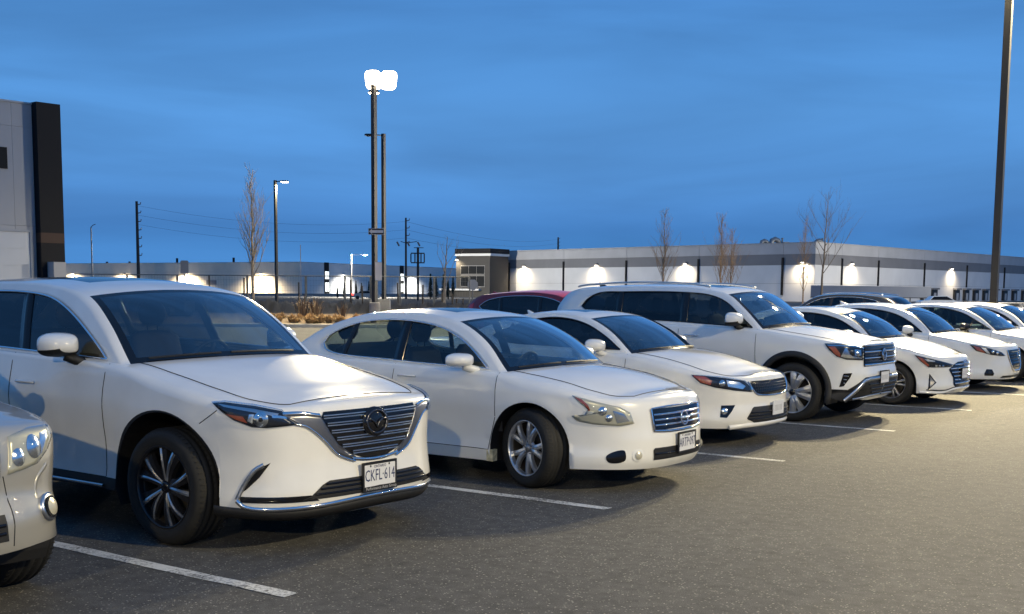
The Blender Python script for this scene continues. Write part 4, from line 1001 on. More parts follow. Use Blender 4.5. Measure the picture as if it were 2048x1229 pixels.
# --- white sedan with swept lamps
SEDAN_A['wheelstyle'] = W_TWIN(RIMS, RIMG)
def swept(C, amber=True):
    for sd in (-1, 1):
        lamp(C, [(1.17,.79),(.92,.755),(.60,.665),(.50,.60),(.62,.60),(.80,.62),(1.06,.685)], LAMPDARK, ([('turn_signal', AMBER, [(1.10,.765),(1.02,.752),(.90,.66),(.96,.66),(1.05,.70)], .006)] if amber else [])+[('light_guide', SATIN, [(.98,.745),(.90,.73),(.82,.64),(.87,.645)], .006), ('disc', REFL, (.77,.675,.03), .006), ('disc', REFL, (.68,.655,.028), .006)], sd)
        C.patch('fog_recess', [(.87,.375),(.77,.37),(.735,.30),(.745,.262),(.90,.262),(.905,.30)], GLOSSB, .003, sd); disc_on(C, 'fog_lamp', .81, .315, .026, LAMPDARK, sd, .008)
    gr = C.zpatch('grille', [(.36,.22),(.45,.30),(.60,.38),(.70,.40)], GLOSSB, .005)
    slats(C, np.linspace(.40, .66, 6), np.interp(np.linspace(.40, .66, 6), [.36, .45, .6, .7], [.22, .28, .36, .38]), PLASTIC, .008, .012, gr)
    C.strip('grille_surround', [(-.43,.70),(-.40,.60),(-.31,.44),(-.22,.35),(0,.335),(.22,.35),(.31,.44),(.40,.60),(.43,.70)], CHROME, .018, .012, 1, flat=.015)
    C.zpatch('lower_intake', [(.225,.60),(.26,.55)], PLASTIC, .004)
C = Car('sedan', SEDAN_A, *PLACE['altima'][:2], paint=WHITE); swept(C); emblem(C, .60, .055, 'bar', CHROME, off=.03)
tag(C.root, 'white sedan with swept headlights and white door mirror beside the triangular lamp sedan', 'car', ROW)
C.mirror(-.68, 1.02, .985, C.paint, (.12, .26, .16)); C.handle(-1.2, .87, C.paint); C.handle(-2.1, .88, C.paint); wipers(C); antenna(C, 1)
SEDAN_G['wheelstyle'] = W_TWIN(RIMS, RIMG)
C = Car('sedan', SEDAN_G, *PLACE['white7'][:2], paint=WHITE); swept(C)
tag(C.root, 'white sedan with black door mirror and see-through side glass', 'car', ROW)
C.mirror(-.80, 1.02, .985, GLOSSB, (.12, .25, .17)); C.handle(-1.2, .87, C.paint); C.handle(-2.1, .88, C.paint); wipers(C)
C = Car('sedan', SEDAN_A, *PLACE['white8'][:2], paint=WHITE); swept(C); C.mirror(-.68, 1.02, .985, C.paint, (.12, .26, .16)); wipers(C)
tag(C.root, 'white sedan with blue reflections on its windshield, farthest along the row', 'car', ROW)
# --- second row
SUV_R['wheelstyle'] = W_TWIN(RIMS, RIMG); SUV_K['wheelstyle'] = SUV_R['wheelstyle']; SUV_S['wheelstyle'] = SUV_R['wheelstyle']
def tail(C, z0, z1, sl, m=REDL):
    S = C.S
    for sd in (-1, 1): C.patch('tail_light', [(S.L-sl, z0), (S.L-sl-.28, z0+.02), (S.L-sl-.22, z1), (S.L-sl-.05, z1)], m, .008, sd)
C = Car('sport_utility_vehicle', SUV_R, *PLACE['red'][:2], paint=REDP); tail(C, .98, 1.14, .55); antenna(C, 1)
tag(C.root, 'dark red SUV with chrome window trim behind the row of white cars', 'car'); C.mirror(-.8, 1.2, .98, C.paint, (.13, .24, .17))
# upright lamps beside the tailgate glass
for sd in (-1, 1): C.gpatch('tail_light_upper', [(-3.2,1.18),(-3.36,1.2),(-3.3,1.36),(-3.18,1.40)], REDL, .006, sd)
C = Car('sport_utility_vehicle', SUV_K, *PLACE['black'][:2], paint=BLACKP); tail(C, .95, 1.1, .5)
tag(C.root, 'black SUV with silver roof rails parked behind the white cars', 'car'); C.mirror(-.8, 1.2, .98, C.paint, (.13, .24, .17))
for sd in (-1, 1):
    a1, c1 = C.ix[1], C.ix[2]; P = [C.T[i, 1 if sd < 0 else -2]+np.array([0, 0, .045]) for i in range(a1+4, c1-1)]
    G().tube(P, .022, 6).obj('roof_rail', CHROME, C.root, True)
# --- silver SUV at the near end
C = Car('sport_utility_vehicle', SUV_S, *PLACE['silver'][:2], paint=SILVER)
tag(C.root, 'silver SUV with clear headlight and round fog lamp in chrome ring, next to painted line', 'car')
SILC = C
for sd in (-1, 1):
    lamp(C, [(.43,.925),(.60,.945),(.80,.945),(.775,.90),(.70,.835),(.586,.772),(.39,.746)], HAZY, [('disc', REFL, (.60,.86,.06), .005), ('disc', REFL, (.47,.82,.045), .005), ('reflector', REFL, [(.75,.92),(.68,.92),(.60,.80),(.66,.82)], .005)], sd)
    ring = C.patch('fog_lamp_ring', [(.665+.085*math.cos(t), .545+.07*math.sin(t)) for t in np.linspace(0, 2*math.pi, 25)[:-1]], SATIN, .012, sd, dome=.004, dens=1, rim=.02)
    disc_on(C, 'fog_lamp_bezel', .665, .545, .052, GLOSSB, sd, .02, ring, rs=.062); disc_on(C, 'fog_lamp', .665, .545, .042, HAZY, sd, .023, ring, dome=.01, rs=.05)
    C.strip('bumper_seam', [(.36,.74),(.375,.64),(.38,.52),(.37,.40)], GAP, .003, .001, sd, flat=.002)
    C.strip('bumper_crease', [(.58,.60),(.60,.69),(.70,.76)], SILVER, .012, .001, sd, flat=.004)
gr = C.zpatch('grille', [(.66,.26),(.72,.31),(.90,.34),(.93,.32)], GLOSSB, .005)
slats(C, np.linspace(.71, .89, 4), [.30, .31, .32, .33], CHROME, .012, .014, gr)
C.strip('grille_surround', [(-.345,.93),(-.32,.74),(-.26,.655),(0,.645),(.26,.655),(.32,.74),(.345,.93)], CHROME, .014, .012, 1, flat=.012)
C.zpatch('lower_intake', [(.43,.34),(.56,.33)], PLASTIC, .004); slats(C, [.47, .51], [.32, .32], GLOSSB, .008, .01)
C.plate(.50, ''); C.mirror(-.72, 1.17, .98, C.paint, (.13, .24, .17)); wipers(C); C.handle(-1.2, .95, C.paint); C.handle(-2.0, .96, C.paint)
# ------------------------------------------------------------------ ground, markings
def asphalt_mat():
    m = bpy.data.materials.new('asphalt'); m.use_nodes = True; t = m.node_tree; b = t.nodes['Principled BSDF']; N = t.nodes.new; Lk = t.links.new
    c = N('ShaderNodeTexCoord')
    big = N('ShaderNodeTexNoise'); big.inputs['Scale'].default_value = .35; big.inputs['Detail'].default_value = 6; big.inputs['Roughness'].default_value = .6
    mid = N('ShaderNodeTexNoise'); mid.inputs['Scale'].default_value = 9; mid.inputs['Detail'].default_value = 8; mid.inputs['Roughness'].default_value = .7
    agg = N('ShaderNodeTexVoronoi'); agg.inputs['Scale'].default_value = 62
    fine = N('ShaderNodeTexNoise'); fine.inputs['Scale'].default_value = 160; fine.inputs['Detail'].default_value = 3
    for q in (big, mid, agg, fine): Lk(c.outputs['Object'], q.inputs['Vector'])
    r1 = N('ShaderNodeValToRGB'); r1.color_ramp.elements[0].position = .32; r1.color_ramp.elements[0].color = (.066, .066, .067, 1); r1.color_ramp.elements[1].position = .7; r1.color_ramp.elements[1].color = (.104, .102, .099, 1)
    Lk(big.outputs[0], r1.inputs[0])
    r2 = N('ShaderNodeMapRange'); r2.inputs['From Min'].default_value = .3; r2.inputs['From Max'].default_value = .7; r2.inputs['To Min'].default_value = .62; r2.inputs['To Max'].default_value = 1.35; Lk(mid.outputs[0], r2.inputs[0])
    m1 = N('ShaderNodeMixRGB'); m1.blend_type = 'MULTIPLY'; m1.inputs[0].default_value = 1; Lk(r1.outputs[0], m1.inputs[1]); Lk(r2.outputs[0], m1.inputs[2])
    # pale stones in the mix: a few cells of the voronoi
    sp = N('ShaderNodeSeparateColor'); Lk(agg.outputs['Color'], sp.inputs[0])
    th = N('ShaderNodeMath'); th.operation = 'GREATER_THAN'; th.inputs[1].default_value = .72; Lk(sp.outputs[0], th.inputs[0])
    dd = N('ShaderNodeMath'); dd.operation = 'LESS_THAN'; dd.inputs[1].default_value = .36; Lk(agg.outputs['Distance'], dd.inputs[0])
    an = N('ShaderNodeMath'); an.operation = 'MULTIPLY'; Lk(th.outputs[0], an.inputs[0]); Lk(dd.outputs[0], an.inputs[1])
    am = N('ShaderNodeMath'); am.operation = 'MULTIPLY'; Lk(an.outputs[0], am.inputs[0]); Lk(sp.outputs[1], am.inputs[1])
    st = N('ShaderNodeMixRGB'); Lk(am.outputs[0], st.inputs[0]); Lk(m1.outputs[0], st.inputs[1]); st.inputs[2].default_value = (.37, .35, .31, 1)
    # dark tar specks
    r3 = N('ShaderNodeMapRange'); r3.inputs['From Min'].default_value = .35; r3.inputs['From Max'].default_value = .62; r3.inputs['To Min'].default_value = .55; r3.inputs['To Max'].default_value = 1.2; Lk(fine.outputs[0], r3.inputs[0])
    m2 = N('ShaderNodeMixRGB'); m2.blend_type = 'MULTIPLY'; m2.inputs[0].default_value = 1; Lk(st.outputs[0], m2.inputs[1]); Lk(r3.outputs[0], m2.inputs[2])
    Lk(m2.outputs[0], b.inputs['Base Color']); b.inputs['Roughness'].default_value = .85; b.inputs['Specular IOR Level'].default_value = .3
    bp = N('ShaderNodeBump'); bp.inputs['Strength'].default_value = .55; bp.inputs['Distance'].default_value = .006; Lk(fine.outputs[0], bp.inputs['Height']); Lk(bp.outputs[0], b.inputs['Normal'])
    MATS['asphalt'] = m; return m
def paint_line_mat():
    m = bpy.data.materials.new('worn_line_paint'); m.use_nodes = True; t = m.node_tree; b = t.nodes['Principled BSDF']; N = t.nodes.new; Lk = t.links.new
    c = N('ShaderNodeTexCoord'); n1 = N('ShaderNodeTexNoise'); n1.inputs['Scale'].default_value = 45; n1.inputs['Detail'].default_value = 8; n1.inputs['Roughness'].default_value = .75
    n2 = N('ShaderNodeTexNoise'); n2.inputs['Scale'].default_value = 2.2; n2.inputs['Detail'].default_value = 3
    Lk(c.outputs['Object'], n1.inputs[0]); Lk(c.outputs['Object'], n2.inputs[0])
    ad = N('ShaderNodeMath'); ad.operation = 'MULTIPLY_ADD'; ad.inputs[1].default_value = .5; Lk(n2.outputs[0], ad.inputs[0]); Lk(n1.outputs[0], ad.inputs[2])
    r = N('ShaderNodeValToRGB'); r.color_ramp.elements[0].position = .62; r.color_ramp.elements[0].color = (.085, .085, .085, 1); r.color_ramp.elements[1].position = .78; r.color_ramp.elements[1].color = (.62, .62, .60, 1)
    Lk(ad.outputs[0], r.inputs[0]); Lk(r.outputs[0], b.inputs['Base Color']); b.inputs['Roughness'].default_value = .75
    MATS['worn_line_paint'] = m; return m
ASPH = asphalt_mat(); LINEP = paint_line_mat()
CONC = mat('concrete', (.32, .31, .29), .85, noise=(2.5, .25, 6), bump=(30, .3, .01))
g = G(); g.add([(-3000, -3000, 0), (3000, -3000, 0), (3000, 3000, 0), (-3000, 3000, 0)], [(0, 1, 2, 3)]); structure(g.obj('ground', ASPH))
STALL = 3.3174
random.seed(4)
for k in range(-1, 10):
    wob = [random.uniform(-.006, .006) for _ in range(26)]
    xs = np.linspace(0, -5.6, 26); y = k*STALL-.055
    g = G(); rows = [[(x+(.012 if i == 0 else 0)*random.uniform(-1, 1), y+wob[i], .004) for i, x in enumerate(xs)], [(x, y+.105+wob[-i-1], .004) for i, x in enumerate(xs)]]
    g.grid(rows); o = fixn(g.obj('painted_line', LINEP)); structure(o)
# second row of stalls beyond the wheel-to-wheel line
for k in range(2, 14):
    g = G(); y = k*STALL-.055; g.add([(-5.7, y, .004), (-5.7, y+.1, .004), (-11.3, y+.1, .004), (-11.3, y, .004)], [(0, 1, 2, 3)]); structure(fixn(g.obj('painted_line', LINEP)))
# small litter and tar marks on the lane
TAR = mat('tar_patch', (.012, .012, .012), .8)
for x, y_, s_ in ((.9, 4.55, .035), (.55, 9.1, .06), (.1, 13.35, .07), (.28, 13.3, .05), (.62, 13.1, .06)):
    pts = [(x+s_*random.uniform(.4, 1)*math.cos(t), y_+s_*.6*random.uniform(.4, 1)*math.sin(t), .0045) for t in np.linspace(0, 2*math.pi, 10)[:-1]]
    g = G(); g.add(pts, [tuple(range(9))]); structure(fixn(g.obj('tar_mark', TAR)))

# ------------------------------------------------------------------ lamps
STEEL = mat('bronze_steel', (.035, .034, .033), .45, metal=.4)
STEELG = mat('grey_steel', (.16, .16, .17), .5, metal=.3)
BULB = mat('lit_lens_warm', (1, .9, .7), .3, emit=(1, .86, .62), estr=22)
BULBC = mat('lit_lens_cool', (1, .95, .9), .3, emit=(1, .92, .80), estr=9)
WARM = (1, .82, .47)
def lamp_post(name, base, h, label, arms, energy, r=.085, group='parking lot lamp posts', lens=BULB, color=WARM, head=(.62, .36, .10), foot=.55, rz=0.0, spot=True, arm=.75, tagit=True):
    o = empty(name, (base.x, base.y, base.z), rz); tag(o, label, 'lamp post', group)
    g = G(); w_ = r
    g.box((-w_, -w_, foot), (w_, w_, h)); g.obj('pole', STEEL, o)
    if foot: G().lathe([(.28, -.05), (.28, foot-.04), (.24, foot), (.001, foot)], 20).obj('concrete_base', CONC, o, False)
    for a in arms:
        c, s = math.cos(a), math.sin(a); d = np.array([c, s, 0]); n = np.array([-s, c, 0])
        G().tube([d*r*.9+np.array([0, 0, h-.10]), d*arm+np.array([0, 0, h-.06])], .04, 6).obj('arm', STEEL, o)
        L_, W_, H_ = head; m0 = d*(arm-.05)+np.array([0, 0, h-.06])
        hd = G(); vs = []
        for zz, k in ((-H_/2, 1), (H_*.1, 1), (H_/2, .72)):
            vs.append([m0+d*(L_/2+L_/2*k*sx)+n*(W_/2*k*sy)+np.array([0, 0, zz]) for sx, sy in ((-1, -1), (1, -1), (1, 1), (-1, 1))])
        hd.grid(vs, closed=True); hd.f += [(0, 3, 2, 1), (8, 9, 10, 11)]; ho = hd.obj('lamp_head', STEEL, o)
        le = G(); z_ = -H_/2-.004; le.add([m0+d*(L_/2+L_*.42*sx)+n*(W_*.42*sy)+np.array([0, 0, z_]) for sx, sy in ((-1, -1), (1, -1), (1, 1), (-1, 1))]+[m0+d*(L_/2+L_*.32*sx)+n*(W_*.30*sy)+np.array([0, 0, z_-.05]) for sx, sy in ((-1, -1), (1, -1), (1, 1), (-1, 1))], [(4, 5, 6, 7), (0, 1, 5, 4), (1, 2, 6, 5), (2, 3, 7, 6), (3, 0, 4, 7)])
        lo_ = fixn(le.obj('lens', lens, ho))
        if energy:
            li = bpy.data.lights.new(name+'_light', 'SPOT' if spot else 'POINT'); li.energy = energy; li.color = color; li.shadow_soft_size = .22
            if spot: li.spot_size = math.radians(165); li.spot_blend = .5
            q = bpy.data.objects.new('lamp_light', li); link(q, ho); p = m0+d*L_/2; q.location = (p[0], p[1], p[2]-H_/2-.16)
    return o
def flood_heads(P, h):
    o = [q for q in COL.objects if q.type == 'EMPTY' and (q.location-P).length < .01 and q.name.startswith('lamp_post')][0]
    to = Vector((CAM_XY[0], CAM_XY[1], 0))-Vector((P.x, P.y, 0)); base = math.atan2(to.y, to.x)
    G().tube([(math.cos(base+math.pi/2)*.95, math.sin(base+math.pi/2)*.95, h+.02), (-math.cos(base+math.pi/2)*.2, -math.sin(base+math.pi/2)*.2, h+.02)], .05, 6).obj('crossbar', STEEL, o)
    for k, (da, sh) in enumerate(((.2, .72), (-.2, .0))):
        M_ = Matrix.Translation((math.cos(base+math.pi/2)*sh, math.sin(base+math.pi/2)*sh, h+.32)) @ Matrix.Rotation(base+da, 4, 'Z') @ Matrix.Rotation(math.radians(24), 4, 'Y')
        def T(v): q = M_ @ Vector(v); return (q.x, q.y, q.z)
        ring = lambda x, a, b: [T((x, a*np.sign(math.cos(t))*abs(math.cos(t))**.5, b*np.sign(math.sin(t))*abs(math.sin(t))**.5)) for t in np.linspace(0, 2*math.pi, 21)[:-1]]
        hd = G().grid([ring(-.25, .22, .16), ring(-.16, .36, .36), ring(.10, .42, .50), ring(.14, .42, .50)], closed=True); hd.f.append(tuple(range(20))); ho = fixn(hd.obj('lamp_head', STEEL, o, False))
        le = G(); le.v = ring(.135, .40, .48); le.f = [tuple(range(20))]; fixn(le.obj('lens', BULB, ho))
        li = bpy.data.lights.new('flood_light', 'SPOT'); li.energy = 13000; li.color = WARM; li.shadow_soft_size = .3; li.spot_size = math.radians(150); li.spot_blend = .6
        q = bpy.data.objects.new('lamp_light', li); link(q, ho); q.matrix_local = Matrix.Translation(M_ @ Vector((.25, 0, 0))) @ (M_.to_3x3() @ Vector((1, 0, 0))).to_track_quat('-Z', 'Y').to_matrix().to_4x4()
    # third head, added to light the tree and island behind the post
    b2 = base+math.pi; G().tube([(0, 0, h-.3), (math.cos(b2)*.5, math.sin(b2)*.5, h-.2)], .045, 6).obj('arm', STEEL, o)
    hd = G().lathe([(.001, .12), (.2, .1), (.3, -.05), (.28, -.06)], 16, 'z', (math.cos(b2)*.6, math.sin(b2)*.6, h-.2)); ho = hd.obj('lamp_head', STEEL, o)
    le = G().lathe([(.27, -.06), (.2, -.1), (.001, -.11)], 16, 'z', (math.cos(b2)*.6, math.sin(b2)*.6, h-.2)); le.obj('lens', BULB, ho)
    li = bpy.data.lights.new('flood_light', 'SPOT'); li.energy = 5000; li.color = WARM; li.shadow_soft_size = .2; li.spot_size = math.radians(170); li.spot_blend = .4
    q = bpy.data.objects.new('lamp_light', li); link(q, ho); q.location = (math.cos(b2)*.6, math.sin(b2)*.6, h-.5)
# key lamp: the post at the right edge of the picture, its head above the frame
PK = gp(1988, 33); lamp_post('lamp_post', PK, 11.2, 'tall dark lamp post standing behind the farthest white cars', (math.pi*.0, math.pi), 25000, r=.09)
# flood-lit post on the planted island
PA = gp(749.5, 62, .55); zA = hz(755, 155, 62)-.55
lamp_post('lamp_post', PA, zA-.42, 'bright floodlight post carrying the one way sign', (), 0, r=.11, foot=.45)
flood_heads(PA, zA-.42)
FILL_POST = dict(r=.12, foot=.5, arm=1.0, head=(1.1, .7, .2), spot=False, color=(1, .90, .72), group='added fill lamp posts')
lamp_post('lamp_post', gp(2330, 190), 12.0, 'added lamp post out of view, fill light for the warehouse walls', (YAW_VIEW+3.0,), 110000, **FILL_POST)  # added out of view to brighten the warehouse walls
lamp_post('lamp_post', gp(2230, 78), 10.0, 'added lamp post out of view, fill light for the bare trees', (YAW_VIEW+3.0,), 50000, **FILL_POST)  # added out of view so the bare trees get light from the front
PB = gp(768, 74); lamp_post('lamp_post', PB, hz(766, 268, 74), 'dark unlit lamp post with arm beside the floodlight post', (YAW_VIEW+math.pi,), 0, r=.10, foot=.5, lens=STEELG, arm=.55)
PC = gp(553.5, 92); lamp_post('lamp_post', PC, hz(553, 361, 92), 'lit lamp post to the left of the columnar tree by the fence', (YAW_VIEW,), 4000, r=.09, arm=.45)
PD = gp(703, 250); lamp_post('lamp_post', PD, hz(704, 509, 250), 'far small lit street lamp before the pale warehouse', (YAW_VIEW,), 80000, spot=False, color=(1, .92, .76), r=.1, arm=2.4, head=(1.1, .6, .2), foot=0)
# posts across the driving lane, outside the picture, whose light falls on the car fronts
lamp_post('lamp_post', Vector((17.5, 3.5, 0)), 9.5, 'lamp post across the driving lane facing the car fronts', (math.pi,), 12500, r=.085)
lamp_post('lamp_post', Vector((15.5, -24, 0)), 9.5, 'lamp post across the driving lane opposite the silver SUV', (math.pi*.75,), 30000, r=.085)
lamp_post('lamp_post', Vector((17.5, 25, 0)), 9.5, 'lamp post across the driving lane opposite the farthest cars', (math.pi,), 2500, r=.085)

# one way sign and notice board on the floodlit post
SIGNB = mat('sign_black', (.012, .012, .014), .5); SIGNW = mat('sign_white', (.62, .62, .6), .5); SIGNG = mat('sign_back_aluminium', (.30, .30, .31), .5, metal=.3)
def flat_sign(name, p, w_, h_, m, label, border=None, shape=None):
    o = empty(name, p, YAW_VIEW); tag(o, label, 'sign')
    G().box((-w_/2, -.01, -h_/2), (w_/2, .01, h_/2)).obj('sign_plate', m, o); return o
ps = px(752.5, 463.5, 61.8); o = flat_sign('one_way_sign', ps, .80, .33, SIGNB, 'black sign with a white arrow pointing left on the floodlight post')
G().add([(-.37, -.0135, 0), (-.22, -.0135, -.125), (-.22, -.0135, -.07), (.36, -.0135, -.07), (.36, -.0135, .07), (-.22, -.0135, .07), (-.22, -.0135, .125)], [(0, 1, 2, 3, 4, 5, 6)]).obj('arrow', SIGNW, o)
gb = G()
for a_, b_ in (((-.4, -.0125, -.165), (.4, -.0105, -.15)), ((-.4, -.0125, .15), (.4, -.0105, .165)), ((-.4, -.0125, -.15), (-.388, -.0105, .15)), ((.388, -.0125, -.15), (.4, -.0105, .15))): gb.box(a_, b_)
gb.obj('border', SIGNW, o)
pn = px(757, 543, 61.7); o = flat_sign('notice_board', pn, .34, .92, SIGNW, 'tall white notice board on the floodlight post')
for pxy, Z_, lab, w_, h_, oct_ in (((369, 535), 78, 'grey back of a rectangular sign above the white SUV roof', .52, .86, False), ((945.5, 570), 90, 'grey octagonal back of a stop sign near the office corner', .76, .76, True)):
    p = px(*pxy, Z_); o = empty('traffic_sign', (p.x, p.y, 0), YAW_VIEW); tag(o, lab, 'sign')
    G().box((-.03, 0, 0), (.03, .05, p.z+h_/2)).obj('post', STEELG, o)
    g = G()
    if oct_:
        r_ = w_/2/math.cos(math.pi/8); a = [(r_*math.cos(math.pi/8+k*math.pi/4), p.z+r_*math.sin(math.pi/8+k*math.pi/4)) for k in range(8)]
    else: a = [(-w_/2, p.z-h_/2+.06), (-w_/2+.06, p.z-h_/2), (w_/2-.06, p.z-h_/2), (w_/2, p.z-h_/2+.06), (w_/2, p.z+h_/2-.06), (w_/2-.06, p.z+h_/2), (-w_/2+.06, p.z+h_/2), (-w_/2, p.z+h_/2-.06)]
    g.add([(x, -.012, z) for x, z in a]+[(x, -.004, z) for x, z in a], [tuple(range(8)), tuple(range(8, 16))[::-1]]+[(k, k+8, (k+1) % 8+8, (k+1) % 8) for k in range(8)]); fixn(g.obj('sign_plate', SIGNG, o))

# ------------------------------------------------------------------ buildings
def wall_frame(pa, pb, cam_side=True):
    """local frame on the ground line pa->pb; x along, y outward (toward the camera), z up"""
    d = Vector((pb.x-pa.x, pb.y-pa.y, 0)); L_ = d.length; d.normalize(); n = Vector((d.y, -d.x, 0))
    if n.dot(Vector((CAM_XY[0], CAM_XY[1], 0))-pa) < 0: n = -n
    return d, n, L_
class Wall:
    def __init__(s, root, pa, pb): s.root = root; s.pa = Vector((pa.x, pa.y, 0)); s.d, s.n, s.L = wall_frame(pa, pb)
    def pt(s, u, o, z): p = s.pa+s.d*u+s.n*o; return (p.x-s.root.location.x, p.y-s.root.location.y, z)
    def box(s, name, u0, u1, z0, z1, o0, o1, m, parent=None):
        g = G(); g.add([s.pt(u, o, z) for z in (z0, z1) for u, o in ((u0, o0), (u1, o0), (u1, o1), (u0, o1))], [(0, 3, 2, 1), (4, 5, 6, 7), (0, 1, 5, 4), (1, 2, 6, 5), (2, 3, 7, 6), (3, 0, 4, 7)])
        return fixn(g.obj(name, m, parent or s.root))
    def u_of(s, xp):
        """position along the wall seen at photo column xp"""
        a = px(xp, 590, 100); c = Vector((CAM_XY[0], CAM_XY[1], 0)); r_ = Vector((a.x, a.y, 0))-c
        M_ = np.array([[s.d.x, -r_.x], [s.d.y, -r_.y]]); q = np.linalg.solve(M_, np.array([c.x-s.pa.x, c.y-s.pa.y])); return float(q[0])
    def pack(s, u, z, energy, m=BULBC, color=(1, .80, .52), w_=.7, out=1.3):
        o = s.box('wall_light', u-w_/2, u+w_/2, z, z+.42, .02, .5, STEELG); s.box('light_lens', u-w_/2+.05, u+w_/2-.05, z-.06, z+.001, .08, .46, m, o)
        li = bpy.data.lights.new('wall_light', 'SPOT'); li.energy = energy; li.color = color; li.shadow_soft_size = .25; li.spot_size = math.radians(150); li.spot_blend = 1.0
        q = bpy.data.objects.new('wall_light_lamp', li); link(q, o); q.location = s.pt(u, out, z-.15); q.rotation_euler = (0, 0, 0)
        # tilt back to the wall
        ax = s.d; q.rotation_mode = 'QUATERNION'; q.rotation_quaternion = Vector((0, 0, -1)).rotation_difference((Vector((0, 0, -1))-s.n*.75).normalized())
        q.rotation_quaternion = ((-Vector((0, 0, 1))*1.0-s.n*.42).normalized()).to_track_quat('-Z', 'Y')
WALLW = mat('white_wall_panel', (.64, .65, .66), .8, noise=(.25, .08, 5)); WALLG = mat('light_grey_band', (.42, .43, .45), .8, noise=(.3, .1, 5)); WALLB = mat('mid_grey_band', (.19, .195, .21), .8, noise=(.3, .1, 5))
WALLC = mat('cream_wall_panel', (.62, .58, .50), .85, noise=(.2, .1, 5)); DARKW = mat('charcoal_cladding', (.009, .009, .011), .7, spec=.25); GLAZ = mat('dark_glazing', (.008, .010, .013), .55, spec=.15)
LITW = mat('lit_window', (.8, .8, .75), .5, emit=(.95, 1, .95), estr=1.6); BROWN = mat('brown_stripe', (.05, .022, .012), .7); FRAMEW = mat('window_frame_grey', (.22, .22, .22), .5)
TAUPE = mat('taupe_cladding', (.05, .048, .046), .75)
def warehouse_wall(W_, H_, bands, cuts, joints=True):
    """tilt-up panels between the dark downpipes, each band of each bay its own panel"""
    us = [0]+[u for u in cuts if 0 < u < W_.L]+[W_.L]
    for a, b in zip(us[:-1], us[1:]):
        for z0, z1, m in bands:
            W_.box('wall_panel', a+.04, b-.04, z0+.02, z1-.02, -.35, 0, m)
    W_.box('wall_core', .2, W_.L-.2, 0, H_-.1, -1.2, -.33, WALLB)
HB = 11.0
# right-hand warehouse: two walls meeting at the corner
cA, cB, cC = gp(978, 296), gp(1628, 226), gp(2230, 372)
root = empty('warehouse', (cB.x, cB.y, 0)); tag(root, 'long white warehouse with grey upper bands, dark downpipes and wall lights', 'building')
W1 = Wall(root, cA, cB); W2 = Wall(root, cB, cC)
BANDS = [(0, 3.4, WALLW), (3.4, 6.9, WALLW), (6.9, 8.9, WALLB), (8.9, HB, WALLG)]
c1_ = [W1.u_of(x) for x in (1018.5, 1127, 1252, 1396, 1564)]; c2_ = [W2.u_of(x) for x in (1681, 1754, 1846, 1931, 2006, 2090, 2150)]
warehouse_wall(W1, HB, BANDS, c1_); warehouse_wall(W2, HB, BANDS, c2_)
for W_, cs in ((W1, c1_), (W2, c2_)):
    for u in cs:
        W_.box('downpipe', u-.2, u+.2, 1.2 if W_ is W1 else 3.2, 8.3, .0, .25, DARKW)
    W_.box('parapet_cap', 0, W_.L, HB+.001, HB+.12, -.6, .08, WALLG)
for x, y in ((1048.5, 533), (1193, 528), (1370, 522), (1605, 516)): u = W1.u_of(x); W1.pack(u, 7.35, 2600)
for x in (1700, 1900, 2080): W2.pack(W2.u_of(x), 7.35, 2600)
# office corner tower at its left end
o1, o2 = gp(912, 286), gp(979.5, 281); OT = Wall(root, o1, o2)
OT.box('office_wall', 0, OT.L, 0, 9.6, -8, 0, TAUPE); OT.box('office_white_trim', -.2, OT.L+.3, 9.6, 10.15, -8, .25, WALLW); OT.box('office_parapet', -.15, OT.L+.3, 10.16, 11.3, -8, .3, DARKW)
uw0, uw1 = OT.u_of(921.5), OT.u_of(969.5)
for z0, z1, m in ((2.4, 5.1, GLAZ), (5.3, 7.4, GLAZ)):
    f = OT.box('office_window', uw0, uw1, z0, z1, .0, .08, FRAMEW)
    n_ = 3
    for k in range(n_): OT.box('pane', uw0+.1+(uw1-uw0-.1)*k/n_, uw0+(uw1-uw0-.1)*(k+1)/n_, z0+.15, z1-.15, .081, .11, m, f)
OT.box('office_canopy', -4, OT.L*.75, 1.6, 2.0, 0, 1.2, WALLW); OT.pack(.4, 8.7, 1300)
OT.box('office_ground_wall', -4, -.05, 0, 1.6, -6, -.2, TAUPE)
# loading docks along the right wall
for x in (1846, 1866, *np.arange(1911, 2090, 19.3)):
    u = W2.u_of(x); d_ = W2.box('dock_door', u-1.5, u+1.3, .2, 2.6, .0, .5, PLASTIC); W2.box('dock_shelter', u-1.7, u+1.5, 2.61, 3.0, .0, .9, WALLB, d_); W2.box('dock_panel', u-.7, u+.5, .3, 1.9, .501, .55, WALLG, d_)
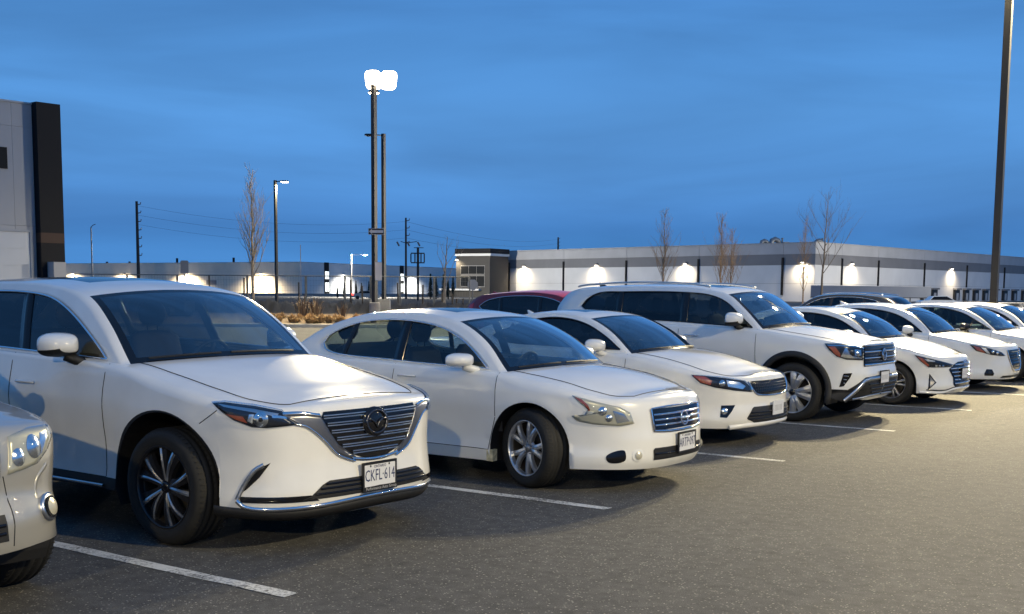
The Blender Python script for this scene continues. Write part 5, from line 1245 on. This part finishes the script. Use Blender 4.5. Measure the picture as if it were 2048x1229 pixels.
# roof vents
VENT = mat('galvanised_vent', (.20, .22, .24), .45, metal=.5)
for x, s_, kind in ((1525, 1.0, 0), (1546, 1.25, 0), (1561, 0, 1), (1568, .8, 2), (1634, 1.1, 0), (1641, 0, 1), (1597, 0, 3)):
    p = gp(x, 246); o = empty('roof_vent', (p.x, p.y, HB-.2), YAW_VIEW+math.pi)
    lab = {0: 'curved galvanised duct elbow on the warehouse roof', 1: 'thin vent stack on the warehouse roof', 2: 'boxy vent unit on the warehouse roof', 3: 'small stub pipe on the warehouse roof'}[kind]; tag(o, lab, 'vent', 'roof vents on the warehouse')
    if kind == 0: G().tube([(.55*s_, 0, -1), (.55*s_, 0, .5*s_), (.4*s_, 0, 1.05*s_), (-.05*s_, 0, 1.25*s_), (-.5*s_, 0, 1.05*s_), (-.68*s_, 0, .6*s_)], [.45*s_]*6, 10).obj('duct', VENT, o, True); G().tube([(.55*s_, 0, -1.), (.55*s_, 0, -.3)], .6*s_, 10).obj('curb', VENT, o)
    elif kind == 1: G().tube([(0, 0, -1), (0, 0, 1.7)], .16, 6).obj('stack', VENT, o); G().tube([(0, 0, 1.7), (0, 0, 1.85)], .28, 6).obj('cap', VENT, o)
    elif kind == 2: G().box((-.5, -.5, -1), (.5, .5, .9)).obj('housing', VENT, o); G().box((-.65, -.65, .9), (.65, .65, 1.05)).obj('hood', VENT, o)
    else: G().tube([(0, 0, -1), (0, 0, .5)], .3, 8).obj('pipe', VENT, o); G().tube([(0, 0, .5), (0, 0, .62)], .42, 8).obj('cap', VENT, o)
# pale warehouse far behind, left
fA, fB, fC = gp(60, 505), gp(600, 428), gp(980, 560)
root = empty('warehouse', (fB.x, fB.y, 0)); tag(root, 'far cream warehouse with lit windows behind the fence', 'building')
W3, W4 = Wall(root, fA, fB), Wall(root, fB, fC)
for W_, m in ((W3, WALLC), (W4, WALLW)):
    n_ = 12 if W_ is W3 else 9
    warehouse_wall(W_, HB, [(0, 7.6, m), (7.6, HB, m)], [W_.L*k/n_ for k in range(1, n_)]); W_.box('parapet_cap', 0, W_.L, HB+.001, HB+.15, -.6, .1, WALLG)
for x in (60, 148, 250, 375, 523): W3.pack(W3.u_of(x), 6.9, 60000, w_=1.2, m=BULBC, out=5.5)
for x in (686, 823): W4.pack(W4.u_of(x), 6.9, 22000, w_=1.2, color=(1, .95, .82), m=BULBC, out=5.5)
W3.box('stripe_window', W3.u_of(425)-3, W3.u_of(425)+2.2, 3.0, 4.6, .01, .1, WALLB)
for x in (653, 803):
    u = W4.u_of(x); tw2 = 1.35; f = W4.box('stair_tower', u-tw2, u+tw2, 0, HB+.3, .0, .3, DARKW)
    for z0, z1 in ((.8, 4.0), (5.3, 8.0)):
        W4.box('lit_window', u-tw2*.85, u+tw2*.85, z0, z1, .301, .34, LITW, f); W4.box('mullion', u-.06, u+.06, z0, z1, .341, .4, DARKW, f); W4.box('mullion', u-tw2*.85, u+tw2*.85, (z0+z1)/2-.06, (z0+z1)/2+.06, .342, .401, DARKW, f)
for k, x in enumerate((205, 250, 345, 458)): p = gp(x, 452); o = W3.box('roof_stub', W3.u_of(x)-.3, W3.u_of(x)+.3, HB, HB+(1.9 if k > 1 else .8), -3, -2.4, DARKW)
# near building at the left edge
bA, bB = gp(-330, 60.5), gp(76, 68.7)
root = empty('office_building', (bB.x, bB.y, 0)); tag(root, 'grey panelled building with charcoal end pier and white garage door', 'building')
W5 = Wall(root, bA, bB); SID = mat('pale_grey_siding', (.40, .40, .41), .7, noise=(.6, .06, 4))
z_top = hz(36, 206, 68)
uwin0, uwin1 = W5.u_of(-40), W5.u_of(24); zw0, zw1 = hz(12, 338, 67.5), hz(12, 295, 67.5); ud0, ud1 = W5.u_of(-60), W5.u_of(62); zd = hz(30, 464, 67.8)
n_ = 9; us = np.linspace(0, W5.L, n_+1)
for a, b in zip(us[:-1], us[1:]):
    zs = [(0, zd+.35), (zd+.35, zw1+1.2), (zw1+1.2, z_top)]
    for z0, z1 in zs: W5.box('siding_panel', a+.006, b-.006, z0+.006, z1-.006, -.2, 0, SID)
W5.box('wall_core', 0, W5.L-.1, 0, z_top-.2, -9, -.21, WALLB); W5.box('coping', 0, W5.L, z_top, z_top+.1, -.5, .06, WALLG)
f = W5.box('window', uwin0, uwin1, zw0, zw1, .001, .06, DARKW); W5.box('pane', uwin0+.08, uwin1-.08, zw0+.08, zw1-.08, .061, .07, GLAZ, f)
f = W5.box('garage_door', ud0, ud1, 0, zd, .002, .05, WALLW)
for k in range(5): W5.box('door_section', ud0+.1, ud1-.1, zd*k/5+.015, zd*(k+1)/5-.015, .051, .075, WALLW, f)
W5.box('door_frame', ud1, ud1+.14, 0, zd+.14, .003, .12, WALLG, f); W5.box('door_frame', ud0, ud1, zd, zd+.14, .004, .12, WALLG, f)
pier = W5.box('end_pier', W5.L+.02, W5.L+1.45, 0, hz(100, 206, 68.5)+.05, -6, .5, DARKW)
W5.box('stripe', W5.L+.018, W5.L+1.452, hz(110, 486, 68.5), hz(110, 466, 68.5), -6.01, .503, BROWN, pier)
W5.box('low_wall', W5.L+.35, W5.L+1.1, 0, hz(100, 524, 68), .51, 1.2, SID)

# ------------------------------------------------------------------ planted island, berm and fence
SOIL = mat('dark_soil', (.009, .0075, .006), .95, noise=(1.2, .5, 6), bump=(4, .8, .08)); DRYG = mat('dry_grass', (.42, .29, .15), .9, noise=(20, .4, 3)); MULCH = mat('pale_mulch', (.16, .115, .075), .95, noise=(6, .4, 6), bump=(30, .6, .03))
def strip_mesh(name, x0, x1, Za, Zb, prof, m, seed=0, nx=60, amp=.1):
    """raised bed between two distances, following photo columns x0..x1; prof: heights across"""
    rnd = np.random.RandomState(seed); rows = []
    for i in range(nx+1):
        x = x0+(x1-x0)*i/nx; rows.append([gp(x, Za+(Zb-Za)*j/(len(prof)-1), max(.0, hgt+(rnd.randn()*amp if 0 < j < len(prof)-1 else 0))) for j, hgt in enumerate(prof)])
    o = fixn(G().grid(rows).obj(name, m, None, True)); return structure(o)
strip_mesh('island_bed', 120, 965, 52.2, 62, (.13, .16, .18, .2, .28, .4), MULCH, 1, 120, .03)
strip_mesh('soil_berm', 60, 965, 62, 92, (.4, .55, .8, .75, .6, .5, .25, .02), SOIL, 2, 120, .12)
strip_mesh('field', -100, 1100, 92, 235, (.02, .25, .3, .1, .02), SOIL, 5, 60, .06)
g = G(); rows = []
for i in range(61):
    x = 110+(970-110)*i/60; a, b = gp(x, 52.0), gp(x, 52.2); rows.append([(a.x, a.y, 0), (a.x, a.y, .14), (b.x, b.y, .15), (b.x, b.y, .1)])
structure(fixn(g.grid(rows).obj('kerb', mat('kerb_concrete', (.42, .40, .36), .8, noise=(3, .2, 5)))))
g = G(); a = [gp(-100, 190, .02), gp(1100, 190, .02), gp(1100, 215, .02), gp(-100, 215, .02)]; 
# grass tussocks on the island
def tussock(name, p, r, hgt, n, label, m, group, seed):
    rnd = random.Random(seed); g = G()
    for _ in range(n):
        a = rnd.uniform(0, 6.283); k = rnd.uniform(.1, 1); b0 = np.array([math.cos(a)*r*.3*k, math.sin(a)*r*.3*k, 0]); t = np.array([math.cos(a)*r*k*rnd.uniform(.7, 1.3), math.sin(a)*r*k*rnd.uniform(.7, 1.3), hgt*rnd.uniform(.5, 1.1)*(1.1-.5*k)])
        w_ = rnd.uniform(.012, .03); s = np.array([-math.sin(a), math.cos(a), 0])*w_; md = (b0+t)/2+np.array([0, 0, hgt*.25])
        g.add([b0-s, b0+s, md+s*.8, md-s*.8, t], [(0, 1, 2, 3), (3, 2, 4)])
    o = g.obj(name, m); o.location = p; tag(o, label, 'grass', group); return o
random.seed(9)
for k in range(58):
    x = random.uniform(510, 700) if k < 44 else random.uniform(700, 940); Z_ = random.uniform(53, 60); tussock('grass_tussock', gp(x, Z_, .16), random.uniform(.3, .55), random.uniform(.22, .42), 170, 'low rounded clump of dry tan grass on the kerbed island', DRYG, 'dry grass clumps on the island', 100+k)
TWIG = mat('reddish_twigs', (.12, .085, .06), .9)
for k in range(5):
    x = random.uniform(600, 740); tussock('twiggy_shrub', gp(x, random.uniform(58, 61.5), .3), .7, random.uniform(.8, 1.2), 34, 'bare twiggy shrub on the island before the fence', TWIG, 'bare twiggy shrubs by the fence', 300+k)
# temporary fence panels
FZ = 70
WIRE = mat('galvanised_wire', (.13, .135, .14), .5, metal=.5)
def fence_panel(x0, x1, Z0, Z1, where):
    a, b = gp(x0, Z0, .35), gp(x1, Z1, .35); o = empty('fence_panel', a, math.atan2(b.y-a.y, b.x-a.x)); L_ = (b-a).length; H_ = 2.05
    tag(o, 'temporary wire fence panel '+where, 'fence', 'temporary fence panels')
    for u in (.03, L_-.03): G().tube([(u, 0, -.25), (u, 0, H_)], .035, 6).obj('frame_post', WIRE, o)
    G().tube([(0, 0, H_), (L_, 0, H_)], .032, 6).obj('top_rail', WIRE, o); G().tube([(0, 0, .12), (L_, 0, .12)], .028, 6).obj('bottom_rail', WIRE, o)
    m_ = G()
    for u in np.arange(.12, L_, .16): m_.tube([(u, 0, .12), (u, 0, H_)], .0045, 3, False)
    for z in np.arange(.3, H_, .3): m_.tube([(0, 0, z), (L_, 0, z)], .0045, 3, False)
    q = m_.obj('wire_mesh', WIRE, o); q['kind'] = 'stuff'
    G().box((-.25, -.35, -.3), (.25, .35, -.12)).obj('foot_block', CONC, o)
xs = [150, 255, 355, 495, 612, 690, 742, 800, 868, 940]
FP = ['nearest the grey panelled building', 'in front of the utility pole with insulators', 'before the back of the rectangular sign', 'just behind the tall narrow bare tree', 'before the lit stair windows of the cream warehouse', 'crossing before the far street lamp', 'behind the floodlight post', 'before the empty sign frame', 'before the crooked bare tree']
for a, b, w_ in zip(xs[:-1], xs[1:], FP): fence_panel(a, b, FZ+random.uniform(-.6, .6), FZ+random.uniform(-.6, .6), w_)
POST = mat('weathered_wood', (.05, .042, .035), .9)
for x, yt in ((420, 552), (488, 556), (598, 565), (702, 560), (726, 572), (797, 566), (845, 570), (884, 585), (905, 588), (912, 600), (925, 598)):
    Z_ = random.uniform(72, 82); p = gp(x, Z_, .3); hh = max(.8, hz(x, yt, Z_)-.3); o = G().tube([(0, 0, -.3), (random.uniform(-.12, .12), 0, hh)], .055, 6).obj('timber_stake', POST); o.location = p; tag(o, 'thin dark leaning stake standing behind the wire fence', 'stake', 'stakes behind the fence')
# concrete block
p = gp(760, 66, .72); o = G().box((-.55, -.35, -.3), (.55, .35, .40)).obj('concrete_block', CONC); o.location = p; o.rotation_euler = (0, 0, YAW_VIEW); tag(o, 'low concrete block at the foot of the floodlight post', 'block')
bm = bmesh.new(); bm.from_mesh(o.data); bmesh.ops.bevel(bm, geom=bm.edges[:], offset=.04, segments=2, affect='EDGES'); bm.to_mesh(o.data); bm.free()

# ------------------------------------------------------------------ bare trees
BARK = mat('pale_bark', (.26, .22, .18), .9, noise=(8, .4, 5)); BARKLIT = mat('lamplit_bark', (.30, .20, .12), .9, noise=(8, .4, 5)); BARKD = mat('dark_bark', (.06, .05, .042), .9, noise=(8, .4, 5))  # second bark has the warm lamp light on the warehouse trees put into its colour
def bare_tree(p, H_, spread, label, seed, m, clear=.18, up=.86, n1=26, lean=0.0, thick=.07, fork=False, twigs=5):
    rnd = random.Random(seed); o = empty('bare_tree', p); tag(o, label, 'tree', 'bare trees without leaves')
    tr = G(); br = G(); N_ = 14
    ax = [np.array([lean*(k/N_)**1.3*H_+rnd.uniform(-1, 1)*.012*H_*(k/N_), rnd.uniform(-1, 1)*.012*H_*(k/N_), H_*k/N_*(1 if not fork else .55)]) for k in range(N_+1)]
    tr.tube(ax, [thick*(1-.93*k/N_)+.004 for k in range(N_+1)], 8); tr.obj('trunk', m, o, True)
    def branch(b0, d, L_, r0, depth):
        pts = [b0]; d = d/np.linalg.norm(d); n = 6
        for k in range(n):
            d = d+np.array([rnd.uniform(-.16, .16), rnd.uniform(-.16, .16), .09*up]); d /= np.linalg.norm(d); pts.append(pts[-1]+d*L_/n)
        br.tube(pts, [max(r0*(1-.9*k/n), .0035) for k in range(n+1)], 4 if depth else 5, False)
        if depth < 2:
            for _ in range(twigs if depth == 0 else 3):
                k = rnd.randint(1, n-1); a = rnd.uniform(0, 6.283); dd = d*1.0+np.array([math.cos(a), math.sin(a), rnd.uniform(0, .5)])*.55
                branch(pts[k], dd, L_*rnd.uniform(.35, .6), r0*.45, depth+1)
    for k in range(n1):
        t = clear+(1-clear)*(k+rnd.random())/n1*.93; i = t*N_; j = min(int(i), N_-1); b0 = ax[j]+(ax[j+1]-ax[j])*(i-j); a = k*2.4+rnd.uniform(-.5, .5)
        d = np.array([math.cos(a)*(1-up*.75), math.sin(a)*(1-up*.75), up]); L_ = spread*H_*(1.15-t)*rnd.uniform(.8, 1.25)
        branch(b0, d, L_, thick*.33*(1.1-t)+.006, 0)
    br.obj('branches', m, o); return o
def tree_at(x, ybase, ytop, Z, spread, label, seed, m, z0=0, **k):
    p = gp(x, Z, z0); bare_tree(p, hz(x, ytop, Z)-z0, spread, label, seed, m, **k)
tree_at(506, 612, 338, 68, .36, 'tall narrow bare tree beside the lit lamp post by the fence', 3, BARK, .5, clear=.2, n1=34, thick=.10)
tree_at(888, 600, 474, 95, .55, 'sparse crooked bare tree in front of the office corner', 8, BARK, .1, n1=7, up=.75, clear=.25, thick=.13, lean=.06, twigs=2)
tree_at(1325, 570, 418, 112, .36, 'narrow bare tree before the warehouse between two wall lights', 11, BARKLIT, 0, n1=30, thick=.09, lean=.02)
tree_at(1440, 570, 428, 112, .36, 'bushy narrow bare tree before the warehouse, taller of a close pair', 15, BARKLIT, 0, n1=34, thick=.09)
tree_at(1461, 570, 455, 113, .36, 'bushy narrow bare tree before the warehouse, shorter of a close pair', 19, BARKLIT, 0, n1=30, thick=.08)
tree_at(1606, 580, 436, 118, .34, 'pale bare tree glowing before the warehouse corner light', 23, BARKLIT, 0, n1=28, thick=.085)
tree_at(1642, 575, 384, 96, .52, 'dark spreading bare tree left of the blue grey trailer', 29, BARKD, 0, n1=13, up=.7, thick=.11, lean=.035, clear=.3, twigs=4)
# small conifers in front of the far warehouse
CON = mat('conifer_needles', (.016, .028, .02), .9)
def conifer(x, yt, Z, seed):
    rnd = random.Random(seed); p = gp(x, Z); H_ = hz(x, yt, Z); o = empty('conifer', p); tag(o, 'small dark conifer in front of the far warehouse', 'tree', 'conifers before the far warehouse')
    G().tube([(0, 0, 0), (0, 0, H_)], [.15, .02], 6).obj('trunk', BARKD, o); g = G()
    for _ in range(420):
        t = rnd.random()**.7; z = .25+(H_-.25)*t; r = H_*.26*(1-t)*rnd.uniform(.3, 1.1)+.05; a = rnd.uniform(0, 6.283); c, s = math.cos(a), math.sin(a); w_ = H_*.035
        g.add([(c*r*.3-s*w_, s*r*.3+c*w_, z+.1), (c*r*.3+s*w_, s*r*.3-c*w_, z+.1), (c*r, s*r, z-.12*H_*.3)], [(0, 1, 2)])
    g.obj('crown', CON, o)
for k, (x, yt, Z) in enumerate(((675, 574, 230), (688, 568, 230), (712, 563, 225), (723, 567, 225), (738, 564, 225), (861, 549, 215), (872, 556, 215), (887, 550, 218), (896, 560, 218), (906, 554, 222))): conifer(x, yt, Z, 50+k)

# ------------------------------------------------------------------ utility poles, sign frame, trailers, traffic
WOODP = mat('utility_pole_wood', (.04, .036, .033), .85)
def utility_pole(x, yt, Z, label, pins, arms=0, side=1, r=.16, group='utility poles'):
    p = gp(x, Z); H_ = hz(x, yt, Z); o = empty('utility_pole', p, YAW_VIEW); tag(o, label, 'pole', group)
    G().tube([(0, 0, 0), (0, 0, H_)], [r, r*.7], 8).obj('pole', WOODP, o)
    for k in range(pins): z = H_-.4-k*1.0; G().tube([(0, 0, z), (side*.45, 0, z+.06), (side*.5, 0, z+.3)], .06, 5).obj('insulator', STEELG, o)
    if arms:
        for s in (-1, 0, 1): G().tube([(0, -.1, H_*.70), (s*1.1+.4, -.1, H_*.72)], .05, 5).obj('crossarm', WOODP, o); G().tube([(s*1.4+.2, -.1, H_*.715), (s*1.4+.5, -.1, H_*.665)], .13, 6).obj('cutout', STEELG, o)
    return o, Vector((p.x, p.y, H_))
_, t1 = utility_pole(278, 403, 145, 'dark utility pole with a column of insulators left of the trees', 7, r=.22)
_, t2 = utility_pole(812, 436, 165, 'utility pole with crossarm cutouts beside the open sign frame', 4, arms=1, r=.17)
_, t3 = utility_pole(1115, 475, 330, 'utility pole top rising behind the warehouse roof', 4, r=.3)
WIREL = mat('overhead_wire', (.03, .035, .05), .8)
def span(a, b, dz, sag, r):
    pts = [np.array(a)*(1-t)+np.array(b)*t+np.array([0, 0, -dz-sag*4*t*(1-t)]) for t in np.linspace(0, 1, 17)]
    o = G().tube(pts, r, 3, False).obj('overhead_wire', WIREL); tag(o, 'thin overhead wire strung between the utility poles', 'wire', 'overhead wires')
for k in range(3): span(t1, t2, .5+k*1.1, 1.2, .012); span(t2, t3, .5+k*1.1, 1.5, .016)
for x, yt, Z, lab in ((186, 455, 180, 'thin far light mast with a small head above the cream warehouse'), (602, 490, 300, 'thin plain mast rising above the far warehouse corner')):
    p = gp(x, Z); H_ = hz(x, yt, Z); o = empty('light_mast', p, YAW_VIEW); tag(o, lab, 'mast'); G().tube([(0, 0, 0), (0, 0, H_)], [.12, .09], 6).obj('mast', STEELG, o)
    if x < 300: G().tube([(0, 0, H_), (.3, 0, H_+.3), (.7, 0, H_+.45)], .06, 5).obj('arm', STEELG, o)
# open pole-sign frame
p = gp(836, 150); o = empty('sign_frame', p, YAW_VIEW); tag(o, 'empty dark steel sign frame on a single post', 'sign frame'); k = 150/CAM_F
zt, z0, z1 = hz(836, 495, 150), hz(836, 526, 150), hz(836, 507, 150)
G().box((-.14, -.14, 0), (.14, .14, zt)).obj('post', WOODP, o)
for (x0, x1, a, b) in ((-14, 13, z0-.07, z0+.07), (-14, 13, z1-.07, z1+.07), (-8, 11, zt-.1, zt-.02)): G().box((x0*k, -.08, a), (x1*k, .08, b)).obj('frame_bar', WOODP, o)
for x in (-14, -6, 6, 12.5): G().box((x*k-.07, -.075, z0+.07), (x*k+.07, .075, z1-.07)).obj('frame_upright', WOODP, o)
# trailers at the docks
TRB = mat('trailer_blue_grey', (.13, .17, .24), .5, noise=(.5, .08, 4)); TRW = mat('trailer_white', (.55, .55, .55), .5, noise=(.6, .12, 4))
def trailer(xa, xb, Za, Zb, yt, m, label, zf=1.1):
    a, b = gp(xa, Za), gp(xb, Zb); d = b-a; L_ = d.length; o = empty('trailer', a, math.atan2(d.y, d.x)); tag(o, label, 'trailer'); H_ = hz((xa+xb)/2, yt, (Za+Zb)/2)
    n_ = max(4, int(L_/1.2)); 
    G().box((.02, -2.5, zf), (L_-.02, -.02, H_-.02)).obj('box_core', m, o)
    for q in range(n_): G().box((L_*q/n_+.012, -.02, zf), (L_*(q+1)/n_-.012, .01, H_-.06)).obj('side_panel', m, o)
    G().box((0, -2.52, H_-.06), (L_, .02, H_+.04)).obj('top_rail', WALLG, o); G().box((0, -2.5, zf-.12), (L_, .015, zf)).obj('bottom_rail', DARKW, o)
    for q in (.14, .22): 
        for s in (-.35, -2.2): G().lathe([(.001, -.15), (.3, -.15), (.5, -.12), (.5, .12), (.3, .15), (.001, .15)], 18, 'y', (L_*q, s, .5)).obj('wheel', RUBBER, o)
    for s in (-.4, -2.1): G().box((L_*.82-.06, s-.06, 0), (L_*.82+.06, s+.06, zf)).obj('landing_leg', STEELG, o)
    return o
trailer(1621, 1837, 176, 186, 573, TRB, 'long blue grey trailer parked before the white warehouse')
trailer(1960, 2034, 95, 100, 615, TRW, 'white box trailer behind the dark lamp post', zf=.75)
trailer(1880, 1955, 96, 98, 613, TRW, 'white box trailer partly hidden by the white car roofs', zf=.75)
# guard rail in front of the trailers
gr_ = empty('guard_rail', gp(1960, 74)); tag(gr_, 'dark metal guard rail in front of the white trailers', 'railing')
A_, B_ = gp(1930, 74), gp(2120, 78); d = B_-A_; gr_.location = A_
for k in range(7): q = d*(k/6); G().tube([(q.x, q.y, 0), (q.x, q.y, 1.15)], .04, 5).obj('post', STEEL, gr_)
for z in (.6, 1.12): G().tube([(0, 0, z), (d.x, d.y, z)], .035, 5).obj('rail', STEEL, gr_)
# distant passing car
def far_car(x, Z, L_, m, label, red=False):
    p = gp(x, Z, .0); o = empty('distant_car', p, YAW_VIEW); tag(o, label, 'car', None); g = G()
    prof = [(-.5, .3), (-.5, .85), (-.42, .95), (-.3, 1.0), (-.2, 1.42), (.12, 1.45), (.28, 1.0), (.47, .85), (.5, .3)]
    g.grid([[(a*L_, s*.85*(1 if z < 1.1 else .8), z) for a, z in prof] for s in (-1, -.98, .98, 1)]); g.f += [tuple(range(9)), tuple(range(27, 36))]; fixn(g.obj('body', m, o))
    G().add([(-.28*L_, -.87, 1.02), (-.19*L_, -.72, 1.37), (.11*L_, -.72, 1.4), (.25*L_, -.87, 1.02)], [(0, 1, 2, 3)]).obj('window', GLAZ, o)
    for xw in (-.3, .3): G().lathe([(.001, -.1), (.2, -.1), (.32, -.08), (.32, .08), (.001, .1)], 16, 'y', (xw*L_, -.8, .32)).obj('wheel', RUBBER, o)
    if red: G().box((-.51*L_, -.9, .7), (-.44*L_, .9, .95)).obj('tail_light', mat('lit_tail_light', (.6, .02, .02), .4, emit=(1, .06, .04), estr=5), o)
far_car(733, 200, 4.6, SILVER, 'distant silver car with lit tail lights on the road', True)
far_car(1880, 130, 4.6, WHITE, 'distant white car parked near the trailers')
